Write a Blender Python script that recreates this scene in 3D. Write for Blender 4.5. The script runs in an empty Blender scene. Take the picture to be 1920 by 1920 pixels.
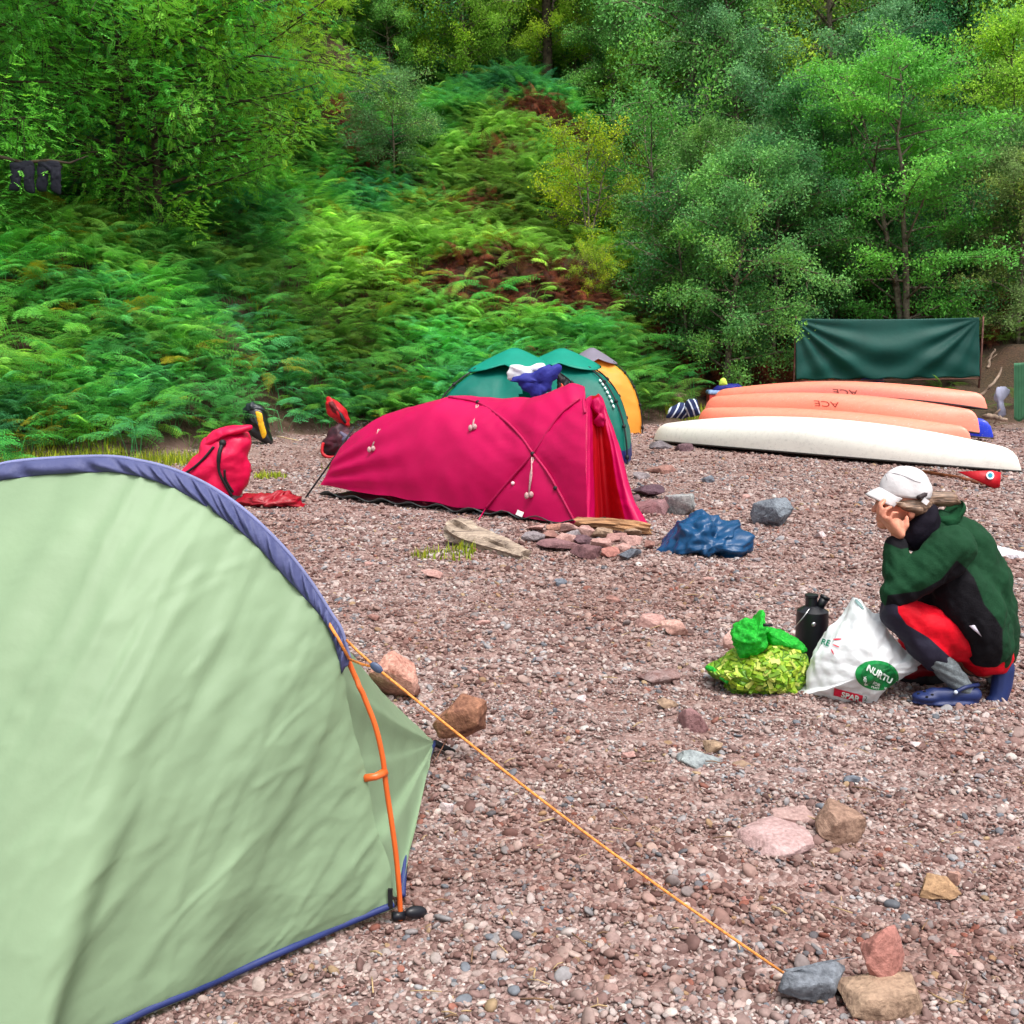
import bpy, bmesh, math, random
import numpy as np
from mathutils import Vector, Matrix, Euler, noise
from mathutils.bvhtree import BVHTree

S = bpy.context.scene
COL = S.collection
rad = math.radians

# ------------------------------------------------------------------ camera
F = 2012.0                      # focal length in pixels of the 1920 px frame
CAM_H = 1.5
PITCH = math.atan2(310, F)
cd = bpy.data.cameras.new('camera')
cd.sensor_width = 36
cd.lens = 36 * F / 1920
cd.clip_start = .05
cd.clip_end = 600
cam = bpy.data.objects.new('camera', cd)
COL.objects.link(cam)
cam.location = (0, 0, CAM_H)
cam.rotation_euler = (math.pi / 2 - PITCH, 0, 0)
S.camera = cam

# ------------------------------------------------------------------ light
SUN_EL, SUN_AZ = 66, 150         # high veiled sun, behind and to the right of the camera
w = bpy.data.worlds.new('World')
S.world = w
w.use_nodes = True
wn = w.node_tree
sky = wn.nodes.new('ShaderNodeTexSky')
sky.sky_type = 'NISHITA'
sky.sun_disc = False
sky.sun_elevation = rad(SUN_EL)
sky.sun_rotation = rad(SUN_AZ)
sky.air_density = 1.0
sky.dust_density = 6.0
sky.ozone_density = .3
hs = wn.nodes.new('ShaderNodeHueSaturation')
hs.inputs['Saturation'].default_value = .35
wn.links.new(sky.outputs[0], hs.inputs['Color'])
wn.links.new(hs.outputs[0], wn.nodes['Background'].inputs[0])
wn.nodes['Background'].inputs[1].default_value = .15
sl = bpy.data.lights.new('sun', 'SUN')
sl.energy = 1.5
sl.angle = rad(22)
sl.color = (1, .965, .92)
so = bpy.data.objects.new('sun', sl)
COL.objects.link(so)
_d = Vector((math.sin(rad(SUN_AZ)) * math.cos(rad(SUN_EL)), math.cos(rad(SUN_AZ)) * math.cos(rad(SUN_EL)), math.sin(rad(SUN_EL))))
so.rotation_euler = (-_d).to_track_quat('-Z', 'Y').to_euler()
so.location = (0, 0, 30)
S.view_settings.view_transform = 'Standard'
S.view_settings.look = 'None'
S.view_settings.gamma = 1
S.view_settings.exposure = .78
S.cycles.max_bounces = 5
S.cycles.diffuse_bounces = 3
S.cycles.glossy_bounces = 2
S.cycles.transmission_bounces = 3
S.cycles.transparent_max_bounces = 4
S.cycles.caustics_reflective = False
S.cycles.caustics_refractive = False
S.cycles.use_denoising = True

# ------------------------------------------------------------------ picture <-> place
CP, SP = math.cos(PITCH), math.sin(PITCH)
def ray(u, v):
    x = (u - 960) / F
    y = -(v - 960) / F
    return Vector((x, CP + y * SP, -SP + y * CP))
def at(u, v, Y):
    d = ray(u, v)
    k = Y / d.y
    return Vector((d.x * k, Y, CAM_H + d.z * k))
def G(u, v, z=0.0):
    d = ray(u, v)
    k = (z - CAM_H) / d.z
    return Vector((d.x * k, d.y * k, z))
def pxm(Y):                                            # pixels per metre at distance Y
    return F / Y

# ------------------------------------------------------------------ vectorised noise
def _hash(ix, iy, s):
    h = (ix.astype(np.int64) * 374761393 + iy.astype(np.int64) * 668265263 + s * 982451653) & 0x7fffffff
    h = ((h ^ (h >> 13)) * 1274126177) & 0x7fffffff
    h = h ^ (h >> 16)
    return (h & 0xffff) / 65535.0
def vnoise(x, y, s=0):
    x = np.asarray(x, float); y = np.asarray(y, float)
    ix = np.floor(x); iy = np.floor(y)
    fx = x - ix; fy = y - iy
    fx = fx * fx * (3 - 2 * fx); fy = fy * fy * (3 - 2 * fy)
    a = _hash(ix, iy, s); b = _hash(ix + 1, iy, s); c = _hash(ix, iy + 1, s); d = _hash(ix + 1, iy + 1, s)
    return (a * (1 - fx) + b * fx) * (1 - fy) + (c * (1 - fx) + d * fx) * fy
def fbm(x, y, s=0, o=4):
    t = 0; a = .5
    for i in range(o):
        t = t + a * (vnoise(x * 2 ** i, y * 2 ** i, s + i) - .5)
        a *= .5
    return t
def tri(x):
    return 2 * np.abs(2 * (x - np.floor(x + .5))) - 1
def crumple(P, seed, freq, n=6, sharp=True):
    """folds of creased cloth or plastic: sum of warped triangle waves, roughly -1..1"""
    r = np.random.default_rng(seed)
    P = np.asarray(P, float)
    out = np.zeros(len(P))
    for i in range(n):
        k = r.normal(size=3); k /= np.linalg.norm(k)
        k2 = r.normal(size=3)
        f = freq * r.uniform(.6, 1.7)
        ph = P @ k * f + r.random() + .35 * np.sin(P @ k2 * freq * 1.1 + r.random() * 6)
        out += (tri(ph) if sharp else np.sin(ph * 6.283)) * (freq / f)
    return out / n ** .5 / 1.2

# ------------------------------------------------------------------ terrain
FX = np.array([-40, -14, -9, -7, -5, -4.2, -3, -1.5, 0, 1.5, 3, 5, 7, 9, 12, 40.])
FY = np.array([9, 11, 12.8, 13.7, 15.2, 17.6, 19.6, 19.8, 19.6, 20.4, 21.6, 21.6, 21, 20.2, 19, 15.])
PL = (np.array([-1, 0, 1.5, 6, 10, 24, 45, 120]), np.array([0, 0, .75, 3.0, 4.2, 11.5, 24, 40]))
PC = (np.array([-1, 0, 1.5, 6, 20, 28, 45, 120]), np.array([0, 0, .9, 3.7, 11.0, 13.4, 26, 40]))
PR = (np.array([-1, 0, 2, 5, 10, 25, 45, 120]), np.array([0, 0, .3, 1.3, 4.0, 12, 26, 42]))
def terr(x, y):
    x = np.asarray(x, float); y = np.asarray(y, float)
    e = y - np.interp(x, FX, FY) + fbm(x * .5, y * .5, 3, 2) * 1.2
    wl = np.clip((-x - 2.2) / 2.5, 0, 1); wr = np.clip((x - 2.0) / 2.5, 0, 1)
    z = np.interp(e, *PL) * wl + np.interp(e, *PR) * wr + np.interp(e, *PC) * (1 - wl - wr)
    lump = np.clip(e / 4, 0, 1)
    z = z + lump * (fbm(x * .28, y * .28, 11, 3) * 2.2 + fbm(x * .9, y * .9, 17, 2) * .7)
    far = np.clip((y - 5) / 10, 0, 1)
    near = fbm(x * 1.1 + 3, y * 1.1, 5, 3) * .085 + fbm(x * 3.2, y * 3.2, 8, 2) * .06 + fbm(x * 4.6 + y * 1.6, y * 8.5, 9, 2) * .075 * np.clip((12 - y) / 4, 0, 1)
    return z + near * (1 - .4 * far)
def T(x, y):
    return float(terr(np.array([x]), np.array([y]))[0])
def bank_e(x, y):
    return y - np.interp(x, FX, FY) + fbm(x * .5, y * .5, 3, 2) * 1.2
def GT(u, v):                                           # ground point under a pixel, with the relief
    p = G(u, v)
    for _ in range(6):
        p = G(u, v, T(p.x, p.y))
    return p
def hill(u, v, y0=12.0, y1=80):                         # where a line of sight first meets the hillside
    d = ray(u, v)
    k = y0
    while k < y1:
        x = d.x / d.y * k; z = CAM_H + d.z / d.y * k
        if T(x, k) >= z:
            return Vector((x, k, T(x, k)))
        k += .15
    return Vector((d.x / d.y * y1, y1, T(d.x / d.y * y1, y1)))

# ------------------------------------------------------------------ materials
def srgb(r, g, b):
    return tuple(((c / 255) / 12.92 if c / 255 <= .04045 else ((c / 255 + .055) / 1.055) ** 2.4) for c in (r, g, b))
class N:
    def __init__(s, name):
        s.m = bpy.data.materials.new(name); s.m.use_nodes = True
        s.t = s.m.node_tree
        s.p = s.t.nodes['Principled BSDF']; s.o = s.t.nodes['Material Output']
    def n(s, typ, **kw):
        x = s.t.nodes.new('ShaderNode' + typ)
        for k, v in kw.items():
            if k in x.inputs: x.inputs[k].default_value = v
            else: setattr(x, k, v)
        return x
    def l(s, a, b): s.t.links.new(a, b)
def c4(c): return (c[0], c[1], c[2], 1)
def ramp(k, fac, stops):
    r = k.n('ValToRGB')
    el = r.color_ramp.elements
    while len(el) < len(stops): el.new(.5)
    for e, (p, c) in zip(el, stops):
        e.position = p; e.color = c4(c)
    k.l(fac, r.inputs[0])
    return r.outputs[0]
def mixc(k, fac, a, b, mode='MIX'):
    m = k.n('Mix', data_type='RGBA', blend_type=mode)
    for sock, val in ((m.inputs[0], fac), (m.inputs[6], a), (m.inputs[7], b)):
        if hasattr(val, 'links') or hasattr(val, 'is_linked'): k.l(val, sock)
        elif isinstance(val, (int, float)): sock.default_value = val
        else: sock.default_value = c4(val)
    return m.outputs[2]
def mat(name, col, rough=.6, var=.12, vscale=6, bump=0, bscale=60, spec=.4, trans=0, col2=None, weave=0, coat=0, metal=0, dist=.01):
    """a plain surface: colour with soft blotches, fine bump, optionally letting light through"""
    k = N(name)
    tc = k.n('TexCoord')
    no = k.n('TexNoise', Scale=vscale, Detail=5.0, Roughness=.6)
    k.l(tc.outputs['Object'], no.inputs['Vector'])
    c2 = col2 or tuple(max(0, c * (1 - 2.2 * var)) for c in col)
    c1 = tuple(min(1, c * (1 + var)) for c in col)
    c = ramp(k, no.outputs[0], [(.3, c2), (.68, c1)])
    k.l(c, k.p.inputs['Base Color'])
    k.p.inputs['Roughness'].default_value = rough
    k.p.inputs['Specular IOR Level'].default_value = spec
    k.p.inputs['Metallic'].default_value = metal
    if coat: k.p.inputs['Coat Weight'].default_value = coat
    if bump:
        nb = k.n('TexNoise', Scale=bscale, Detail=4.0)
        k.l(tc.outputs['Object'], nb.inputs['Vector'])
        b = k.n('Bump', Strength=bump, Distance=dist)
        k.l(nb.outputs[0], b.inputs['Height']); k.l(b.outputs[0], k.p.inputs['Normal'])
    if trans:
        tr = k.n('BsdfTranslucent'); k.l(c, tr.inputs[0])
        mx = k.n('MixShader'); mx.inputs[0].default_value = trans
        k.l(k.p.outputs[0], mx.inputs[1]); k.l(tr.outputs[0], mx.inputs[2])
        k.l(mx.outputs[0], k.o.inputs[0])
    return k.m
def leafmat(name, trans=.38, inst=False, rough=.55, stops=None):
    """leaf: colour from the plant's own tint and a random value of every leaf"""
    k = N(name)
    if inst:
        a = k.n('Attribute', attribute_name='tint', attribute_type='INSTANCER'); base = a.outputs['Color']
    else:
        base = k.n('ObjectInfo').outputs['Color']
    v = k.n('Attribute', attribute_name='leafv')
    f = ramp(k, v.outputs['Fac'], stops or [(0, (.42, .5, .55)), (.45, (.95, .95, .95)), (.8, (1.35, 1.2, .9)), (1, (1.9, 1.45, .6))])
    c = mixc(k, 1.0, base, f, 'MULTIPLY')
    k.l(c, k.p.inputs['Base Color'])
    k.p.inputs['Roughness'].default_value = rough
    k.p.inputs['Specular IOR Level'].default_value = .12
    tr = k.n('BsdfTranslucent'); k.l(c, tr.inputs[0])
    mx = k.n('MixShader'); mx.inputs[0].default_value = trans
    k.l(k.p.outputs[0], mx.inputs[1]); k.l(tr.outputs[0], mx.inputs[2]); k.l(mx.outputs[0], k.o.inputs[0])
    return k.m

# ------------------------------------------------------------------ meshes
def np_mesh(name, V, Fq, mats=(), smooth=False, mi=None):
    """mesh from an (n,3) array and an (m,3|4) index array"""
    V = np.asarray(V, np.float32); Fq = np.asarray(Fq, np.int32)
    me = bpy.data.meshes.new(name)
    me.vertices.add(len(V)); me.vertices.foreach_set('co', V.ravel())
    k = Fq.shape[1]
    me.loops.add(len(Fq) * k); me.loops.foreach_set('vertex_index', Fq.ravel())
    me.polygons.add(len(Fq))
    me.polygons.foreach_set('loop_start', np.arange(len(Fq), dtype=np.int32) * k)
    me.polygons.foreach_set('loop_total', np.full(len(Fq), k, np.int32))
    if smooth: me.polygons.foreach_set('use_smooth', np.ones(len(Fq), bool))
    for m in mats: me.materials.append(m)
    if mi is not None: me.polygons.foreach_set('material_index', np.asarray(mi, np.int32))
    me.update(calc_edges=True)
    me.validate()
    return me
class MB:
    """collects shapes for ONE mesh"""
    def __init__(s): s.v = []; s.f = []; s.m = []
    def add(s, V, Fs, m=0):
        o = len(s.v)
        s.v += [tuple(p) for p in V]
        s.f += [tuple(i + o for i in f) for f in Fs]
        s.m += [m] * len(Fs)
    def tube(s, P, R, n=8, m=0, cap=True):
        P = [Vector(p) for p in P]
        if not hasattr(R, '__len__'): R = [R] * len(P)
        V = []; up = None
        for i, p in enumerate(P):
            t = (P[min(i + 1, len(P) - 1)] - P[max(i - 1, 0)])
            t = t.normalized() if t.length > 1e-9 else Vector((0, 0, 1))
            if up is None:
                a = t.orthogonal().normalized()
            else:
                a = (up - t * up.dot(t)); a = a.normalized() if a.length > 1e-6 else t.orthogonal().normalized()
            up = a; b = t.cross(a)
            for k in range(n):
                an = 2 * math.pi * k / n
                V.append(p + (a * math.cos(an) + b * math.sin(an)) * R[i])
        Fs = []
        for i in range(len(P) - 1):
            for k in range(n):
                k2 = (k + 1) % n
                Fs.append((i * n + k, i * n + k2, (i + 1) * n + k2, (i + 1) * n + k))
        if cap:
            Fs.append(tuple(reversed(range(n)))); Fs.append(tuple(range((len(P) - 1) * n, len(P) * n)))
        s.add(V, Fs, m)
    def box(s, c, d, rot=None, m=0):
        c = Vector(c); R = rot or Matrix.Identity(3)
        V = [c + R @ Vector((x * d[0] / 2, y * d[1] / 2, z * d[2] / 2)) for z in (-1, 1) for y in (-1, 1) for x in (-1, 1)]
        s.add(V, [(0, 2, 3, 1), (4, 5, 7, 6), (0, 1, 5, 4), (2, 6, 7, 3), (0, 4, 6, 2), (1, 3, 7, 5)], m)
    def lathe(s, prof, n=24, c=(0, 0, 0), m=0, R=None):
        c = Vector(c); V = []
        for r, z in prof:
            for k in range(n):
                a = 2 * math.pi * k / n
                q = Vector((r * math.cos(a), r * math.sin(a), z))
                V.append(c + (R @ q if R else q))
        Fs = [(i * n + k, i * n + (k + 1) % n, (i + 1) * n + (k + 1) % n, (i + 1) * n + k) for i in range(len(prof) - 1) for k in range(n)]
        Fs.append(tuple(reversed(range(n)))); Fs.append(tuple(range((len(prof) - 1) * n, len(prof) * n)))
        s.add(V, Fs, m)
    def grid(s, A, m=0):
        """A: rows x cols x 3"""
        A = np.asarray(A); r, c = A.shape[:2]
        s.add(A.reshape(-1, 3), [(i * c + j, i * c + j + 1, (i + 1) * c + j + 1, (i + 1) * c + j) for i in range(r - 1) for j in range(c - 1)], m)
    def mesh(s, name, mats, smooth=True):
        me = bpy.data.meshes.new(name)
        me.from_pydata(s.v, [], s.f)
        for mm in (mats if isinstance(mats, (list, tuple)) else [mats]): me.materials.append(mm)
        me.polygons.foreach_set('material_index', s.m)
        if smooth: me.polygons.foreach_set('use_smooth', [True] * len(s.f))
        me.update(); me.validate()
        return me
def link(name, me, parent=None, loc=None):
    o = bpy.data.objects.new(name, me); COL.objects.link(o)
    if parent is not None: o.parent = parent
    if loc is not None: o.location = loc
    return o
def tag(o, label=None, cat=None, group=None, kind=None):
    if label: o['label'] = label
    if cat: o['category'] = cat
    if group: o['group'] = group
    if kind: o['kind'] = kind
    return o
def thing(name, label, cat, loc=(0, 0, 0), group=None):
    o = bpy.data.objects.new(name, None); COL.objects.link(o)
    o.location = loc; o.empty_display_size = .1
    return tag(o, label, cat, group)
def part(name, me, parent):
    """a part whose mesh is in world coordinates: keep it there under its thing"""
    off = parent.location.copy(); q = parent
    while q.parent is not None:
        q = q.parent; off += q.location
    me.transform(Matrix.Translation(-off))
    return link(name, me, parent)
def solid(name, me, label, cat, group=None):
    """a thing that is one mesh given in world coordinates: origin moved to its base"""
    n = len(me.vertices); c = np.empty(n * 3, np.float32); me.vertices.foreach_get('co', c); c = c.reshape(-1, 3)
    p = Vector(((c[:, 0].min() + c[:, 0].max()) / 2, (c[:, 1].min() + c[:, 1].max()) / 2, c[:, 2].min()))
    me.transform(Matrix.Translation(-p))
    return tag(link(name, me, None, p), label, cat, group)
def bvh(me):
    return BVHTree.FromPolygons([v.co.copy() for v in me.vertices], [tuple(p.vertices) for p in me.polygons])
def onto(b, u, v, off=.004):
    """the surface point seen at a pixel, lifted off the surface"""
    d = ray(u, v).normalized()
    h = b.ray_cast(Vector((0, 0, CAM_H)), d)
    if h[0] is None:
        h = b.find_nearest(Vector((0, 0, CAM_H)) + d * (b.find_nearest(Vector((0, 0, CAM_H)))[3]))
    n = h[1]
    if n.dot(d) > 0: n = -n
    return h[0] + n * off, n
def lerp_poly(P, n):
    """resample a polyline (Catmull-Rom)"""
    P = [Vector(p) for p in P]; out = []
    m = len(P) - 1
    for i in range(n):
        t = i / (n - 1) * m; k = min(int(t), m - 1); f = t - k
        p0 = P[max(k - 1, 0)]; p1 = P[k]; p2 = P[k + 1]; p3 = P[min(k + 2, m)]
        out.append(.5 * ((2 * p1) + (p2 - p0) * f + (2 * p0 - 5 * p1 + 4 * p2 - p3) * f * f + (3 * p1 - p0 - 3 * p2 + p3) * f ** 3))
    return out
def puff(outline, Y, Tk, nR=14, nT=72, power=.5, crum=None, centre=None, mats=None, name='bag', rnd=True, back=1.0, lean=0.0, colfn=None, tdir=None):
    """soft closed body: its outline (pixels, at distance Y) blown up to a thickness Tk to the front and back"""
    P = [at(u, v, Y) for u, v in outline] if len(outline[0]) == 2 else [Vector(p) for p in outline]
    c = Vector(centre) if centre is not None else sum(P, Vector()) / len(P)
    loop = P + [P[0]]
    seg = [(loop[i + 1] - loop[i]).length for i in range(len(P))]
    tot = sum(seg); B = []
    for k in range(nT):
        s = k / nT * tot; i = 0
        while s > seg[i]: s -= seg[i]; i += 1
        f = s / seg[i]
        if rnd:
            n = len(P); p0, p1, p2, p3 = P[(i - 1) % n], P[i], P[(i + 1) % n], P[(i + 2) % n]
            q = .5 * ((2 * p1) + (p2 - p0) * f + (2 * p0 - 5 * p1 + 4 * p2 - p3) * f * f + (3 * p1 - p0 - 3 * p2 + p3) * f ** 3)
            B.append(q * .7 + (p1 + (p2 - p1) * f) * .3)
        else: B.append(loop[i] + (loop[i + 1] - loop[i]) * f)
    B = np.array(B); c = np.array(c)
    td = np.array(tdir if tdir is not None else (0, 1, 0), float); td /= np.linalg.norm(td)
    V = []; rows = []
    for side in (-1, 1):
        for i in range(nR):
            a = (i + (0 if side < 0 else 1)) / nR
            r = math.sin(a * math.pi / 2) if side < 0 else math.cos((a - 1 / nR) * math.pi / 2) if False else math.sin((1 - (i + 1) / nR) * math.pi / 2 if side > 0 else a * math.pi / 2)
            h = side * Tk * (1 - r * r) ** power * (back if side > 0 else 1)
            rows.append((r, h))
    rows = [(math.sin(i / nR * math.pi / 2), -1) for i in range(1, nR + 1)] + [(math.sin(i / nR * math.pi / 2), 1) for i in range(nR - 1, 0, -1)]
    for r, sd in rows:
        h = sd * Tk * max(0, 1 - r * r) ** power * (back if sd > 0 else 1)
        ring = c + (B - c) * r + td * h
        V.append(ring)
    V = np.concatenate([[c - td * Tk]] + V + [[c + td * Tk * back]])
    if lean: V[:, 1] += (V[:, 2] - V[:, 2].min()) * lean
    n = len(rows); Fs = []
    for k in range(nT): Fs.append((0, 1 + (k + 1) % nT, 1 + k))
    for i in range(n - 1):
        for k in range(nT):
            k2 = (k + 1) % nT
            Fs.append((1 + i * nT + k, 1 + i * nT + k2, 1 + (i + 1) * nT + k2, 1 + (i + 1) * nT + k))
    e = 1 + (n - 1) * nT; top = len(V) - 1
    for k in range(nT): Fs.append((e + k, e + (k + 1) % nT, top))
    if crum:
        cc = V.mean(0); D = V - cc; D /= np.linalg.norm(D, axis=1)[:, None] + 1e-9
        for (seed, fr, amp) in crum:
            V = V + D * (crumple(V, seed, fr) * amp)[:, None]
    me = bpy.data.meshes.new(name); me.from_pydata([tuple(p) for p in V], [], Fs)
    for m in (mats if isinstance(mats, (list, tuple)) else [mats]): me.materials.append(m)
    me.polygons.foreach_set('use_smooth', [True] * len(Fs))
    me.update(); me.validate()
    bm = bmesh.new(); bm.from_mesh(me); bmesh.ops.recalc_face_normals(bm, faces=bm.faces); bm.to_mesh(me); bm.free()
    return me
def sheet(me, th):
    """give an open sheet a real thickness"""
    bm = bmesh.new(); bm.from_mesh(me)
    bmesh.ops.recalc_face_normals(bm, faces=bm.faces)
    bmesh.ops.solidify(bm, geom=bm.faces[:], thickness=th)
    bm.to_mesh(me); bm.free()
    me.polygons.foreach_set('use_smooth', [True] * len(me.polygons))
    return me
def remesh(mb, voxel, name, smooth=3, fac=.5):
    """melt overlapping shapes into one continuous skin"""
    me = mb.mesh(name, [], True)
    o = bpy.data.objects.new(name, me); COL.objects.link(o)
    r = o.modifiers.new('r', 'REMESH'); r.mode = 'VOXEL'; r.voxel_size = voxel; r.use_smooth_shade = True
    if smooth:
        s = o.modifiers.new('s', 'SMOOTH'); s.iterations = smooth; s.factor = fac
    bpy.context.view_layer.update()
    out = bpy.data.meshes.new_from_object(o.evaluated_get(bpy.context.evaluated_depsgraph_get()))
    bpy.data.objects.remove(o); bpy.data.meshes.remove(me)
    out.name = name
    out.polygons.foreach_set('use_smooth', [True] * len(out.polygons))
    return out
def ball(mb, c, r, n=12):
    """ellipsoid; r may be three radii"""
    rr = (r, r, r) if not hasattr(r, '__len__') else r
    bm = bmesh.new(); bmesh.ops.create_icosphere(bm, subdivisions=2, radius=1)
    mb.add([Vector((v.co.x * rr[0], v.co.y * rr[1], v.co.z * rr[2])) + Vector(c) for v in bm.verts], [tuple(v.index for v in f.verts) for f in bm.faces])
    bm.free()
def ellip(mb, c, r, rot):
    bm = bmesh.new(); bmesh.ops.create_icosphere(bm, subdivisions=3, radius=1)
    mb.add([rot @ Vector((v.co.x * r[0], v.co.y * r[1], v.co.z * r[2])) + Vector(c) for v in bm.verts], [tuple(v.index for v in f.verts) for f in bm.faces])
    bm.free()
def chain(mb, P, R, n=12):
    mb.tube(P, R, n)
    for p, r in zip(P, R): ball(mb, p, r)
def text_mesh(txt, size=1.0, sub=0, bold=0.0):
    cu = bpy.data.curves.new('txt', 'FONT'); cu.body = txt; cu.size = size; cu.align_x = 'CENTER'; cu.align_y = 'CENTER'; cu.resolution_u = 3; cu.offset = bold
    o = bpy.data.objects.new('txt', cu); COL.objects.link(o)
    bpy.context.view_layer.update()
    me = bpy.data.meshes.new_from_object(o.evaluated_get(bpy.context.evaluated_depsgraph_get()))
    bpy.data.objects.remove(o); bpy.data.curves.remove(cu)
    bm = bmesh.new(); bm.from_mesh(me)
    bmesh.ops.triangulate(bm, faces=bm.faces[:])
    for _ in range(sub): bmesh.ops.subdivide_edges(bm, edges=[e for e in bm.edges if e.calc_length() > size * .12], cuts=1)
    bm.to_mesh(me); bm.free()
    return me
def decal(b, me2d, org, ux, uy, off=.003):
    """lay flat artwork on the surface behind it: artwork x,y run along pixel directions ux, uy from pixel org"""
    for v in me2d.vertices:
        u = org[0] + v.co.x * ux[0] + v.co.y * uy[0]; w_ = org[1] + v.co.x * ux[1] + v.co.y * uy[1]
        v.co = onto(b, u, w_, off)[0]
    me2d.update()
    return me2d
def instancer(name, pts, rot, scl, pid, tint, protos):
    """scatter prototypes over points (geometry nodes); tint goes to the shader"""
    me = bpy.data.meshes.new(name)
    n = len(pts)
    me.vertices.add(n); me.vertices.foreach_set('co', np.asarray(pts, np.float32).ravel())
    for nm, typ, arr, key in (('rot', 'FLOAT_VECTOR', rot, 'vector'), ('scl', 'FLOAT_VECTOR', scl, 'vector'), ('pid', 'INT', pid, 'value'), ('tint', 'FLOAT_VECTOR', tint, 'vector')):
        a = me.attributes.new(nm, typ, 'POINT')
        a.data.foreach_set(key, np.asarray(arr, np.int32 if typ == 'INT' else np.float32).ravel())
    pc = bpy.data.collections.new(name + '_kinds')
    for i, pm in enumerate(protos):
        pc.objects.link(bpy.data.objects.new('%s_kind_%02d' % (name, i), pm))
    ng = bpy.data.node_groups.new(name + '_scatter', 'GeometryNodeTree')
    ng.interface.new_socket('Geometry', in_out='INPUT', socket_type='NodeSocketGeometry')
    ng.interface.new_socket('Geometry', in_out='OUTPUT', socket_type='NodeSocketGeometry')
    gi = ng.nodes.new('NodeGroupInput'); go = ng.nodes.new('NodeGroupOutput')
    ip = ng.nodes.new('GeometryNodeInstanceOnPoints'); ci = ng.nodes.new('GeometryNodeCollectionInfo')
    ci.inputs['Collection'].default_value = pc; ci.inputs['Separate Children'].default_value = True; ci.inputs['Reset Children'].default_value = True
    ip.inputs['Pick Instance'].default_value = True
    def na(nm, typ):
        x = ng.nodes.new('GeometryNodeInputNamedAttribute'); x.data_type = typ; x.inputs['Name'].default_value = nm
        return [q for q in x.outputs if q.enabled and q.name == 'Attribute'][0]
    er = ng.nodes.new('FunctionNodeEulerToRotation')
    L = ng.links.new
    L(gi.outputs[0], ip.inputs['Points']); L(ci.outputs[0], ip.inputs['Instance'])
    L(na('rot', 'FLOAT_VECTOR'), er.inputs[0]); L(er.outputs[0], ip.inputs['Rotation'])
    L(na('scl', 'FLOAT_VECTOR'), ip.inputs['Scale']); L(na('pid', 'INT'), ip.inputs['Instance Index'])
    L(ip.outputs[0], go.inputs[0])
    o = link(name, me)
    md = o.modifiers.new('scatter', 'NODES'); md.node_group = ng
    return o
# ================================================================== SETTING
rng = np.random.default_rng(7)
random.seed(7)
# ---- ground sheets: beach and hillside share one relief
def axis(parts):
    out = []
    for a, b, s in parts: out += list(np.arange(a, b - 1e-6, s))
    return np.array(out + [parts[-1][1]])
gx = axis([(-90, -40, 5), (-40, -14, .8), (-14, -3.2, .25), (-3.2, 4.2, .07), (4.2, 14, .25), (14, 40, .8), (40, 90, 5)])
gy = axis([(-30, -2, 4), (-2, 1.6, .3), (1.6, 9, .07), (9, 20, .16), (20, 50, .35), (50, 110, 2)])
GXX, GYY = np.meshgrid(gx, gy)
GZ = terr(GXX, GYY)
GE = bank_e(GXX, GYY)
def ground_part(name, sel, m):
    global GE
    idx = np.arange(GXX.size).reshape(GXX.shape)
    q = np.stack([idx[:-1, :-1], idx[:-1, 1:], idx[1:, 1:], idx[1:, :-1]], -1)[sel].reshape(-1, 4)
    used = np.unique(q); mp = np.full(GXX.size, -1); mp[used] = np.arange(len(used))
    V = np.stack([GXX.ravel()[used], GYY.ravel()[used], GZ.ravel()[used]], -1)
    me = np_mesh(name, V, mp[q], [m], True)
    a_ = me.attributes.new('bank', 'FLOAT', 'POINT'); a_.data.foreach_set('value', GE.ravel()[used].astype(np.float32))
    return tag(link(name, me), kind='structure')
fe = GE[:-1, :-1]

k = N('gravel ground')
tc = k.n('TexCoord')
vo = k.n('TexVoronoi', Scale=46.0, Randomness=1.0); k.l(tc.outputs['Object'], vo.inputs['Vector'])
vo2 = k.n('TexVoronoi', Scale=21.0); k.l(tc.outputs['Object'], vo2.inputs['Vector'])
sp = k.n('SeparateColor'); k.l(vo.outputs['Color'], sp.inputs[0])
cst = ramp(k, sp.outputs[0], [(0, srgb(88, 62, 58)), (.3, srgb(128, 102, 97)), (.6, srgb(148, 124, 119)), (.85, srgb(170, 150, 145)), (1, srgb(196, 184, 180))])
nz = k.n('TexNoise', Scale=1.3, Detail=6.0, Roughness=.65); k.l(tc.outputs['Object'], nz.inputs['Vector'])
dirt = ramp(k, nz.outputs[0], [(.42, (0, 0, 0)), (.62, (.75, .75, .75))])
cmix = mixc(k, dirt, cst, srgb(104, 70, 60))
nz2 = k.n('TexNoise', Scale=110.0, Detail=3.0); k.l(tc.outputs['Object'], nz2.inputs['Vector'])
cmix = mixc(k, .35, cmix, ramp(k, nz2.outputs[0], [(.3, srgb(80, 55, 50)), (.7, srgb(190, 165, 158))]))
k.l(cmix, k.p.inputs['Base Color']); k.p.inputs['Roughness'].default_value = .85; k.p.inputs['Specular IOR Level'].default_value = .2
b = k.n('Bump', Strength=.9, Distance=.02); k.l(vo.outputs['Distance'], b.inputs['Height']); b.invert = True
k.l(b.outputs[0], k.p.inputs['Normal'])
M_gravel = k.m
k = N('hillside soil')
tc = k.n('TexCoord')
nz = k.n('TexNoise', Scale=1.6, Detail=8.0, Roughness=.7); k.l(tc.outputs['Object'], nz.inputs['Vector'])
nz2 = k.n('TexNoise', Scale=24.0, Detail=6.0, Roughness=.7); k.l(tc.outputs['Object'], nz2.inputs['Vector'])
ca = ramp(k, nz.outputs[0], [(.3, srgb(30, 40, 16)), (.48, srgb(46, 36, 22)), (.62, srgb(74, 44, 36)), (.8, srgb(54, 60, 26))])
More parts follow.
